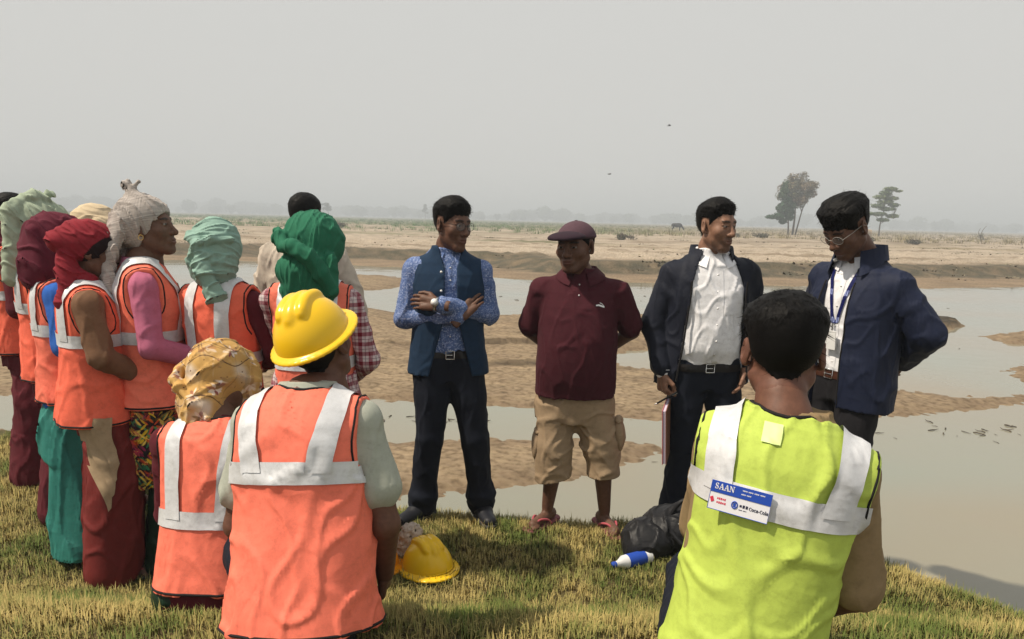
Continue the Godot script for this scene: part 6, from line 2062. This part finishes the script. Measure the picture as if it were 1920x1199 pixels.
func make_trees() -> void:
	var y := 0.12
	# dry round tree
	var cl := []
	var rng := RandomNumberGenerator.new()
	rng.seed = 61
	for k in 36:
		var u := Vector3(rng.randfn(), rng.randfn(), rng.randfn()).normalized() * rng.randf_range(0.35, 1.0)
		cl.append([Vector3(0.3, 7.1, 0) + u * Vector3(3.3, 2.75, 3.0), Vector3(1.0, 0.85, 1.0), k % 3])
	tree(Vector3(46.6, y, -119.2), "tall round tree with thin dry brownish leaves", [
		[[Vector3(0, -0.3, 0), Vector3(0.1, 2.5, 0), Vector3(0.0, 5.0, 0), Vector3(-0.4, 8.2, 0.2)], [0.2, 0.06]],
		[[Vector3(0.35, -0.3, 0.2), Vector3(0.75, 2.0, 0.2), Vector3(1.3, 4.5, 0), Vector3(2.2, 7.2, 0)], [0.17, 0.05]],
		[[Vector3(0.05, 3.5, 0), Vector3(-1.0, 5.5, 0.6), Vector3(-1.9, 7.2, 1.0)], [0.1, 0.04]],
		[[Vector3(1.1, 4.0, 0), Vector3(0.9, 6.0, -1.0), Vector3(0.6, 8.5, -1.4)], [0.09, 0.04]]],
		cl, 0.17, 8000, [Color(0.2, 0.15, 0.1), Color(0.16, 0.13, 0.085), Color(0.11, 0.11, 0.06)], 71)
	# green tree leaning left beside it
	cl = []
	for q in [[-0.9, 7.6, 0.9, 1.1], [-1.3, 6.6, 0.7, 0.7], [-0.6, 5.6, 0.9, 0.8], [-1.1, 4.4, 1.2, 0.9], [-0.2, 3.7, 1.1, 0.8], [-1.7, 3.1, 1.1, 0.6], [-2.9, 2.95, 1.0, 0.3], [0.2, 2.9, 0.7, 0.5], [-0.9, 2.3, 0.7, 0.5], [0.3, 4.8, 0.7, 0.7]]:
		cl.append([Vector3(q[0], q[1], 0), Vector3(q[2], q[3], 0.8), 0 if q[1] < 6.0 else 1])
	tree(Vector3(45.3, y, -118.2), "dark green tree leaning left against the dry one", [
		[[Vector3(0.2, -0.3, 0), Vector3(0.1, 1.6, 0), Vector3(-0.2, 3.4, 0), Vector3(-0.8, 6.8, 0)], [0.15, 0.05]],
		[[Vector3(0.1, 1.9, 0), Vector3(-1.0, 2.7, 0.1), Vector3(-2.6, 2.95, 0)], [0.08, 0.03]]],
		cl, 0.2, 5600, [Color(0.04, 0.085, 0.045), Color(0.055, 0.095, 0.045)], 72)
	# open layered tree
	cl = []
	for q in [[0.9, 8.3, 1.3, 0.4], [0.2, 7.6, 1.2, 0.5], [-0.6, 6.9, 1.4, 0.45], [1.3, 6.7, 1.3, 0.4], [0.2, 6.1, 1.6, 0.4], [1.9, 5.6, 1.0, 0.35], [-0.9, 5.4, 1.3, 0.4], [0.8, 4.9, 1.6, 0.4], [-2.2, 4.0, 1.2, 0.3], [1.9, 3.7, 1.2, 0.4], [-0.5, 4.0, 1.3, 0.4], [0.3, 3.0, 1.2, 0.35], [2.4, 8.0, 0.6, 0.2]]:
		cl.append([Vector3(q[0], q[1], 0), Vector3(q[2], q[3], 1.0), rng.randi() % 2])
	tree(Vector3(64.9, y, -126.4), "slender tree with sparse layered foliage", [
		[[Vector3(0, -0.3, 0), Vector3(-0.1, 2.0, 0), Vector3(0.2, 4.5, 0), Vector3(0.6, 8.0, 0)], [0.14, 0.03]],
		[[Vector3(0, 2.6, 0), Vector3(-1.2, 3.7, 0), Vector3(-2.2, 4.0, 0)], [0.06, 0.02]],
		[[Vector3(0.1, 2.4, 0), Vector3(1.2, 3.3, 0.2), Vector3(2.0, 3.7, 0)], [0.06, 0.02]]],
		cl, 0.18, 4600, [Color(0.13, 0.165, 0.07), Color(0.1, 0.14, 0.06)], 73)
	# bare shrub
	tree(Vector3(72.3, 0.1, -110.0), "small bare shrub standing alone near the right edge", [
		[[Vector3(0, -0.1, 0), Vector3(-0.1, 0.7, 0), Vector3(0.1, 1.6, 0), Vector3(0.6, 2.3, 0)], [0.07, 0.02]],
		[[Vector3(0, 0.5, 0), Vector3(-0.5, 1.2, 0), Vector3(-0.3, 1.9, 0)], [0.05, 0.02]]],
		[[Vector3(0, 0.8, 0), Vector3(0.5, 0.5, 0.4)], [Vector3(0.3, 0.2, 0), Vector3(0.9, 0.25, 0.4)]], 0.08, 260, [Color(0.1, 0.09, 0.05)], 74, "")
	# dim trees far off in the haze
	for q in [[-106.0, -400.0, 10.5, 75, "hazy grey tree standing alone far off at the left"], [-64.0, -500.0, 11.5, 76, "faint hazy tree far behind the waistcoat"], [131.0, -480.0, 9.0, 77, "faint hazy clump of trees behind the white shirt"]]:
		var far := []
		for k in 12:
			var u := Vector3(rng.randfn(), rng.randfn(), rng.randfn()).normalized() * rng.randf()
			far.append([Vector3(0, q[2] * 0.62, 0) + u * Vector3(2.6, q[2] * 0.34, 2.6), Vector3(1.1, 1.0, 1.1), 0])
		tree(Vector3(q[0], 0, q[1]), q[4], [[[Vector3(0, -0.3, 0), Vector3(0.3, q[2] * 0.4, 0), Vector3(0, q[2] * 0.8, 0)], [0.25, 0.06]]], far, 0.4, 900, [Color(0.06, 0.08, 0.05)], q[3], "trees far off in the haze")
	# bushes on the dunes
	for k in 9:
		var x: float = [5.2, 9.0, 21.5, 25.5, 27.5, 33.0, 41.0, -20.0, 57.0][k]
		var z: float = [-70.0, -60.0, -75.0, -82.0, -78.0, -66.0, -72.0, -80.0, -62.0][k]
		var cl2 := []
		for j in 5: cl2.append([Vector3(rng.randfn() * 0.5, 0.25 + 0.15 * rng.randf(), rng.randfn() * 0.4), Vector3(0.5, 0.28, 0.4), 0])
		tree(Vector3(x, far_y(x, z), z), ["low scrub bush behind the purple cap", "low grey bush beside the maroon shoulder", "dark round bush below the buffalo", "dark bush left of the white-shirted man's head", "spreading bush against the white-shirted man's ear", "low bush between the two jackets", "dry bush below the green tree", "small bush on the left flats", "reddish bush right of the navy jacket"][k], [[[Vector3(0, -0.2, 0), Vector3(0.05, 0.15, 0), Vector3(0.1, 0.4, 0)], [0.04, 0.02]]], cl2, 0.08, 420, [Color(0.09, 0.085, 0.05) if k < 8 else Color(0.16, 0.09, 0.06)], 80 + k, "bushes on the dunes")
	# woods on the horizon: one hazy mass
	var crown := Sheet.new()
	for k in 140:
		var u := Vector3(rng.randfn(), rng.randfn(), rng.randfn()).normalized() * pow(rng.randf(), 0.4)
		var p := Vector3(0, 0.55, 0) + u * Vector3(0.5, 0.45, 0.5)
		var a := Vector3(rng.randfn(), rng.randfn(), rng.randfn()).normalized() * 0.11
		var b := a.cross(u).normalized() * 0.09
		var base := crown.v.size()
		for q in [p - a, p + b, p + a, p - b]:
			crown.v.append(q)
			crown.n.append((u + Vector3(0, 0.5, 0)).normalized())
			crown.c.append(Color.WHITE)
		crown.i.append_array(PackedInt32Array([base, base + 1, base + 2, base, base + 2, base + 3]))
	var places := []
	for k in 1500:
		var x := rng.randf_range(-1700.0, 1700.0)
		var z := -rng.randf_range(750.0, 1300.0)
		var tall := (10.0 + 9.0 * clampf(0.5 + dune_noise.get_noise_1d(x * 0.006) * 1.6, 0.0, 1.0)) * rng.randf_range(0.6, 1.1)
		places.append([Transform3D(Basis(Vector3.UP, rng.randf() * TAU).scaled(Vector3(tall * 1.1, tall, tall * 1.1)), Vector3(x, -0.5, z)), Color(0.05, 0.07, 0.035) * rng.randf_range(0.7, 1.3)])
	scatter("far_woods", crown.mesh(), M.leaf, places, "hazy band of woods along the horizon")
	# reeds and dry grass on the far flats
	var tf := tuft(rng, 14, 1.0, 0.9, 0.03)
	places = []
	for k in 16000:
		var z := -rng.randf_range(75.0, 330.0)
		var x := rng.randf_range(-1.0, 1.0) * -z * 0.95
		var keep := dune_noise.get_noise_2d(x * 0.02, z * 0.03) + 0.16
		if keep < rng.randf_range(-0.3, 0.3): continue
		var g := Color(0.095, 0.17, 0.05).lerp(Color(0.24, 0.2, 0.1), smooth(-0.1, 0.35, x / -z + rng.randf_range(-0.1, 0.1)))
		places.append([Transform3D(Basis(Vector3.UP, rng.randf() * TAU).scaled(Vector3.ONE * rng.randf_range(0.3, 0.75)), Vector3(x, far_y(x, z) - 0.05, z)), g * rng.randf_range(0.7, 1.2)])
	scatter("reeds", tf, M.leaf, places, "green reeds and dry tussocks on the far flats")

func scrub() -> void:
	var rng := RandomNumberGenerator.new()
	rng.seed = 29
	var clod := tuft(rng, 16, 0.5, 0.8, 0.05)
	var places := []
	for k in 5200:
		var z := -rng.randf_range(26.0, 110.0)
		var x := rng.randf_range(-1.0, 1.0) * -z * 0.95
		var t := shore(x, z).y
		if t < 2.4: continue
		var keep := dune_noise.get_noise_2d(x * 0.06 + 20.0, z * 0.2)
		if keep < rng.randf_range(-0.1, 0.45) and not (t < 5.5 and rng.randf() < 0.25): continue
		var s := rng.randf_range(0.25, 0.7)
		places.append([Transform3D(Basis(Vector3.UP, rng.randf() * TAU).scaled(Vector3(s * 1.7, s * 0.33, s * 1.7)), Vector3(x, WATER + far_rise(x, z, t) - 0.03, z)), Color(0.22, 0.18, 0.12).lerp(Color(0.13, 0.13, 0.07), rng.randf()) * rng.randf_range(0.7, 1.4)])
	scatter("scrub", clod, M.leaf, places, "low dry scrub scattered over the far sand")

func far_y(x: float, z: float) -> float:
	return WATER + far_rise(x, z, shore(x, z).y)

# a grazing bovine: one skin from tapered bones, joints as in a standing cow
func bovine(at: Vector3, yaw: float, label: String, coat: Color, graze: bool) -> void:
	var t := thing("buffalo" if graze else "cow", at, deg_to_rad(yaw), label, "buffalo" if graze else "cow", "")
	var f := Field.new(Vector3(-0.5, -0.05, -1.3), Vector3(0.5, 1.7, 1.6), 0.035)
	f.cap(Vector3(0, 1.02, -0.7), Vector3(0, 0.98, 0.1), 0.3, 0.36, 0.1, Vector3(1, 0, 0), 1.15)
	f.cap(Vector3(0, 0.98, 0.1), Vector3(0, 1.0, 0.62), 0.36, 0.3, 0.1, Vector3(1, 0, 0), 1.2)
	f.cap(Vector3(0, 1.18, -0.75), Vector3(0, 1.22, 0.5), 0.14, 0.18, 0.1)
	var head := Vector3(0, 0.42, 1.25) if graze else Vector3(0, 1.25, 1.2)
	f.cap(Vector3(0, 1.08, 0.6), head + Vector3(0, 0.2, -0.2), 0.24, 0.14, 0.1)
	f.cap(head + Vector3(0, 0.18, -0.16), head + Vector3(0, -0.2, 0.06) if graze else head + Vector3(0, -0.08, 0.3), 0.135, 0.085, 0.05)
	for s in [-1.0, 1.0]:
		f.cap(Vector3(s * 0.2, 0.85, 0.55), Vector3(s * 0.19, 0.42, 0.52), 0.13, 0.075, 0.05)
		f.cap(Vector3(s * 0.19, 0.42, 0.52), Vector3(s * 0.19, 0.06, 0.55), 0.07, 0.06, 0.03)
		f.cap(Vector3(s * 0.2, 0.9, -0.68), Vector3(s * 0.21, 0.52, -0.6), 0.18, 0.1, 0.06)
		f.cap(Vector3(s * 0.21, 0.52, -0.6), Vector3(s * 0.2, 0.4, -0.82), 0.09, 0.07, 0.03)
		f.cap(Vector3(s * 0.2, 0.4, -0.82), Vector3(s * 0.2, 0.06, -0.76), 0.065, 0.06, 0.03)
		f.cap(head + Vector3(s * 0.12, 0.22, -0.18), head + Vector3(s * 0.3, 0.2, -0.2), 0.05, 0.03, 0.03)
	f.cap(Vector3(0, 1.1, -0.98), Vector3(0, 0.5, -1.08), 0.035, 0.03, 0.03)
	wear(f, "body", mat(coat.linear_to_srgb(), 0.8), t)
	for s in [-1.0, 1.0]:
		put(tube(path([head + Vector3(s * 0.1, 0.3, -0.2), head + Vector3(s * 0.3, 0.34, -0.3), head + Vector3(s * 0.38, 0.46, -0.36)], 4), taper([0.04, 0.012], 9), 6).mesh(), "horn", M.bark, t)

func bird(at: Vector3, yaw: float, flap: float, label: String) -> void:
	var t := thing("bird", at, deg_to_rad(yaw), label, "bird", "birds in the sky")
	var f := Field.new(Vector3(-0.3, -0.15, -0.25), Vector3(0.3, 0.2, 0.25), 0.012)
	f.cap(Vector3(0, 0, -0.08), Vector3(0, 0.01, 0.08), 0.03, 0.035, 0.02)
	f.cap(Vector3(0, 0.015, 0.1), Vector3(0, 0.02, 0.13), 0.026, 0.02, 0.02)
	f.cap(Vector3(0, 0, -0.1), Vector3(0, 0.0, -0.19), 0.025, 0.03, 0.02, Vector3.UP, 2.5)
	for s in [-1.0, 1.0]:
		f.cap(Vector3(s * 0.02, 0.01, 0.02), Vector3(s * 0.13, 0.02 + flap, 0.03), 0.045, 0.04, 0.02, Vector3.UP, 3.0)
		f.cap(Vector3(s * 0.13, 0.02 + flap, 0.03), Vector3(s * 0.25, flap * 0.6, -0.05), 0.04, 0.02, 0.02, Vector3.UP, 3.0)
	wear(f, "body", M.black_trim, t)

func make_small_things() -> void:
	bovine(Vector3(29.8, far_y(29.8, -131.0), -131.0), 70, "black buffalo grazing on the far flats", Color(0.02, 0.018, 0.018), true)
	bovine(Vector3(62.0, far_y(62.0, -125.0), -125.0), -70, "pale cow behind the navy jacket's shoulder", Color(0.5, 0.38, 0.25), false)
	bird(Vector3(12.41, 9.42, -60.0), 60, 0.06, "upper small dark bird flying in the sky")
	bird(Vector3(7.72, 5.48, -60.0), 110, 0.03, "lower small dark bird flying just above the cap")
	# hard hats left on the grass
	var hh := thing("hard_hat", Vector3(-0.37, bank_height(-0.37, -2.95) + 0.012, -2.95), 0.6, "yellow hard hat lying on the grass before the waistcoat man", "hard hat")
	hard_hat("shell", hh, Transform3D(Basis(Vector3.RIGHT, -0.08), Vector3(0, 0.005, 0)), M.helmet)
	var h2 := thing("hard_hat", Vector3(-0.63, bank_height(-0.63, -2.93) + 0.012, -2.93), 2.4, "orange-yellow hard hat half hidden beside the seated man", "hard hat")
	hard_hat("shell", h2, Transform3D(Basis(Vector3.RIGHT, 0.1), Vector3(0, 0.005, 0)), M.helmet_orange)
	# crumpled paper bag
	var pb := thing("paper_bag", Vector3(-0.48, bank_height(-0.48, -3.06), -3.06), 0.3, "crumpled pale paper bag standing on the grass", "bag")
	var f := Field.new(Vector3(-0.12, -0.02, -0.1), Vector3(0.12, 0.22, 0.1), 0.006)
	f.cap(Vector3(0.0, 0.03, 0), Vector3(0.015, 0.12, 0), 0.055, 0.05, 0.02, Vector3(0, 0, 1), 1.5)
	f.wrinkle(wr, 0.016, Basis.from_scale(Vector3(22, 16, 22)), 1)
	wear(f, "bag", M.paper, pb)
	# black backpack lying on the grass
	var at := Vector3(0.78, bank_height(0.78, -3.2), -3.2)
	var bp := thing("backpack", at, 0.0, "black backpack lying on the grass behind the lime vest", "backpack")
	var g := Field.new(Vector3(-0.3, -0.02, -0.25), Vector3(0.4, 0.34, 0.25), 0.0085)
	g.cap(Vector3(0.0, 0.1, -0.02), Vector3(0.24, 0.13, 0.0), 0.115, 0.13, 0.04)
	g.cap(Vector3(0.06, 0.14, -0.04), Vector3(0.22, 0.17, -0.05), 0.08, 0.09, 0.04)
	crumple(g, 0.012, 91, Basis.from_scale(Vector3(9, 9, 9)))
	g.keep(func(v: Vector3) -> float: return 0.002 - v.y)
	var main := wear(g, "main_pouch", M.bag, bp)
	var g2 := Field.new(Vector3(-0.36, -0.02, -0.2), Vector3(0.1, 0.3, 0.3), 0.008)
	g2.egg(Vector3(-0.09, 0.075, 0.03), Vector3(0.13, 0.095, 0.11), 0.02)
	g2.egg(Vector3(-0.12, 0.05, 0.06), Vector3(0.1, 0.07, 0.09), 0.02)
	crumple(g2, 0.01, 92, Basis.from_scale(Vector3(9, 9, 9)))
	g2.keep(func(v: Vector3) -> float: return 0.002 - v.y)
	wear(g2, "side_pouch", M.bag, bp)
	put(tube(path([Vector3(0.04, 0.18, 0.09), Vector3(0.1, 0.2, 0.1), Vector3(0.2, 0.17, 0.13), Vector3(0.28, 0.12, 0.13)], 5), [0.004], 5).mesh(), "zip", M.steel_dark, main)
	put(tube(path([Vector3(0.02, 0.2, 0.02), Vector3(0.06, 0.27, 0.03), Vector3(0.14, 0.285, 0.02), Vector3(0.2, 0.25, 0.0)], 5), [0.011], 6).mesh(), "handle", M.bag, bp)
	put(tube(path([Vector3(0.0, 0.15, 0.11), Vector3(0.07, 0.09, 0.16), Vector3(0.16, 0.06, 0.17), Vector3(0.25, 0.03, 0.16)], 5), [0.012], 6).mesh(), "strap", M.bag, bp)
	# blue and white bottle
	var bo := thing("water_bottle", Vector3(0.6, bank_height(0.6, -3.03) + 0.036, -3.03), 0.5, "plastic bottle with blue wrapper lying before the backpack", "bottle")
	var lie := Transform3D(Basis(Vector3.BACK, PI / 2), Vector3.ZERO)
	put(tube([Vector3(0, -0.1, 0), Vector3(0, -0.095, 0), Vector3(0, 0.06, 0), Vector3(0, 0.09, 0), Vector3(0, 0.105, 0)], [0.025, 0.033, 0.033, 0.016, 0.013], 14).mesh(), "bottle_body", M.white_plastic, bo, lie)
	put(tube([Vector3(0, -0.06, 0), Vector3(0, 0.04, 0)], [0.0345], 14).mesh(), "wrapper", M.label_blue, bo, lie)
	put(tube([Vector3(0, 0.105, 0), Vector3(0, 0.122, 0)], [0.015], 12).mesh(), "bottle_cap", M.label_blue, bo, lie)
	# sticks and clods left in the shallows
	var rng := RandomNumberGenerator.new()
	rng.seed = 5
	var stick := tube([Vector3(-0.5, 0, 0), Vector3(-0.15, 0.06, 0.05), Vector3(0.2, 0.02, -0.04), Vector3(0.5, 0.1, 0)], [0.05, 0.06, 0.04, 0.02], 5).mesh()
	var places := []
	for q in [[-0.65, -6.6, 0.3, 16], [4.45, -6.5, 0.5, 14], [4.7, -6.75, 0.3, 8], [0.9, -6.4, 0.5, 5], [6.5, -17.5, 2.5, 14], [3.3, -17.0, 1.5, 5], [-0.3, -17.5, 3.0, 8], [6.0, -11.5, 1.2, 6], [1.2, -5.6, 0.6, 5]]:
		for k in q[3]:
			var s := rng.randf_range(0.03, 0.09) * (1.0 + absf(q[1]) * 0.05)
			places.append([Transform3D(Basis(Vector3.UP, rng.randf() * TAU).scaled(Vector3(s, s * rng.randf_range(0.4, 1.2), s)), Vector3(q[0] + rng.randfn() * q[2], WATER + 0.004, q[1] + rng.randfn() * q[2] * 0.25)), Color(0.07, 0.055, 0.04) * rng.randf_range(0.6, 1.6)])
	scatter("driftwood", stick, M.leaf, places, "dark twigs and clods poking out of the shallows")

# ------------------------------------------------------------------ the scene
func _ready() -> void:
	var cam := Camera3D.new()
	add_child(cam)
	cam.position = Vector3(0, 1.6, 0)
	cam.basis = Basis(Vector3.RIGHT, -atan(288.0 / 1300.0)) * Basis(Vector3.BACK, deg_to_rad(1.4))
	cam.projection = Camera3D.PROJECTION_FRUSTUM
	cam.near = 0.1
	cam.far = 6000.0
	cam.size = 1199.0 / 1300.0 * 0.1
	cam.frustum_offset = Vector2(0, 100.5 / 1300.0 * 0.1)
	cam.current = true
	var e := Environment.new()
	e.background_mode = Environment.BG_SKY
	e.tonemap_mode = Environment.TONE_MAPPER_LINEAR
	e.tonemap_exposure = 1.0
	var sm := ProceduralSkyMaterial.new()
	sm.sky_top_color = rgb(0.66, 0.665, 0.65)
	sm.sky_horizon_color = rgb(0.67, 0.655, 0.62)
	sm.ground_horizon_color = rgb(0.56, 0.55, 0.52)
	sm.ground_bottom_color = rgb(0.3, 0.27, 0.22)
	sm.sky_curve = 0.25
	e.sky = Sky.new()
	e.sky.sky_material = sm
	e.fog_enabled = true
	e.fog_density = 0.0026
	e.fog_light_color = Color(0.87, 0.9, 0.93)
	e.sdfgi_enabled = true
	e.ssao_enabled = true
	e.ssil_enabled = true
	var we := WorldEnvironment.new()
	we.environment = e
	add_child(we)
	var sun := DirectionalLight3D.new()
	sun.light_energy = 1.6
	sun.light_color = Color(1.0, 0.95, 0.87)
	sun.light_angular_distance = 1.5
	sun.shadow_enabled = true
	add_child(sun)
	sun.look_at_from_position(Vector3(-0.56, 0.82, 0.12) * 10.0, Vector3.ZERO)

	clock = Time.get_ticks_msec()
	make_materials()
	make_head()
	hand_net = make_hand(0.35)
	fist_net = make_hand(1.15, 1.0)
	lap("materials, head")
	make_setting()
	lap("setting")
	make_trees()
	scrub()
	lap("trees")
	make_small_things()
	lap("small things")
	man_waistcoat()
	lap("waistcoat")
	man_polo()
	lap("polo")
	man_white_shirt()
	lap("white shirt")
	man_lanyard()
	lap("lanyard")
	woman_pink()
	woman_red()
	woman_blue()
	lap("pink red blue")
	woman_mint()
	man_cream_shirt()
	woman_green()
	lap("mint cream green")
	woman_pale_turban()
	woman_cream_turban()
	woman_edge()
	lap("turbans, edge")
	woman_floral()
	man_hard_hat()
	man_lime()
	lap("seated")
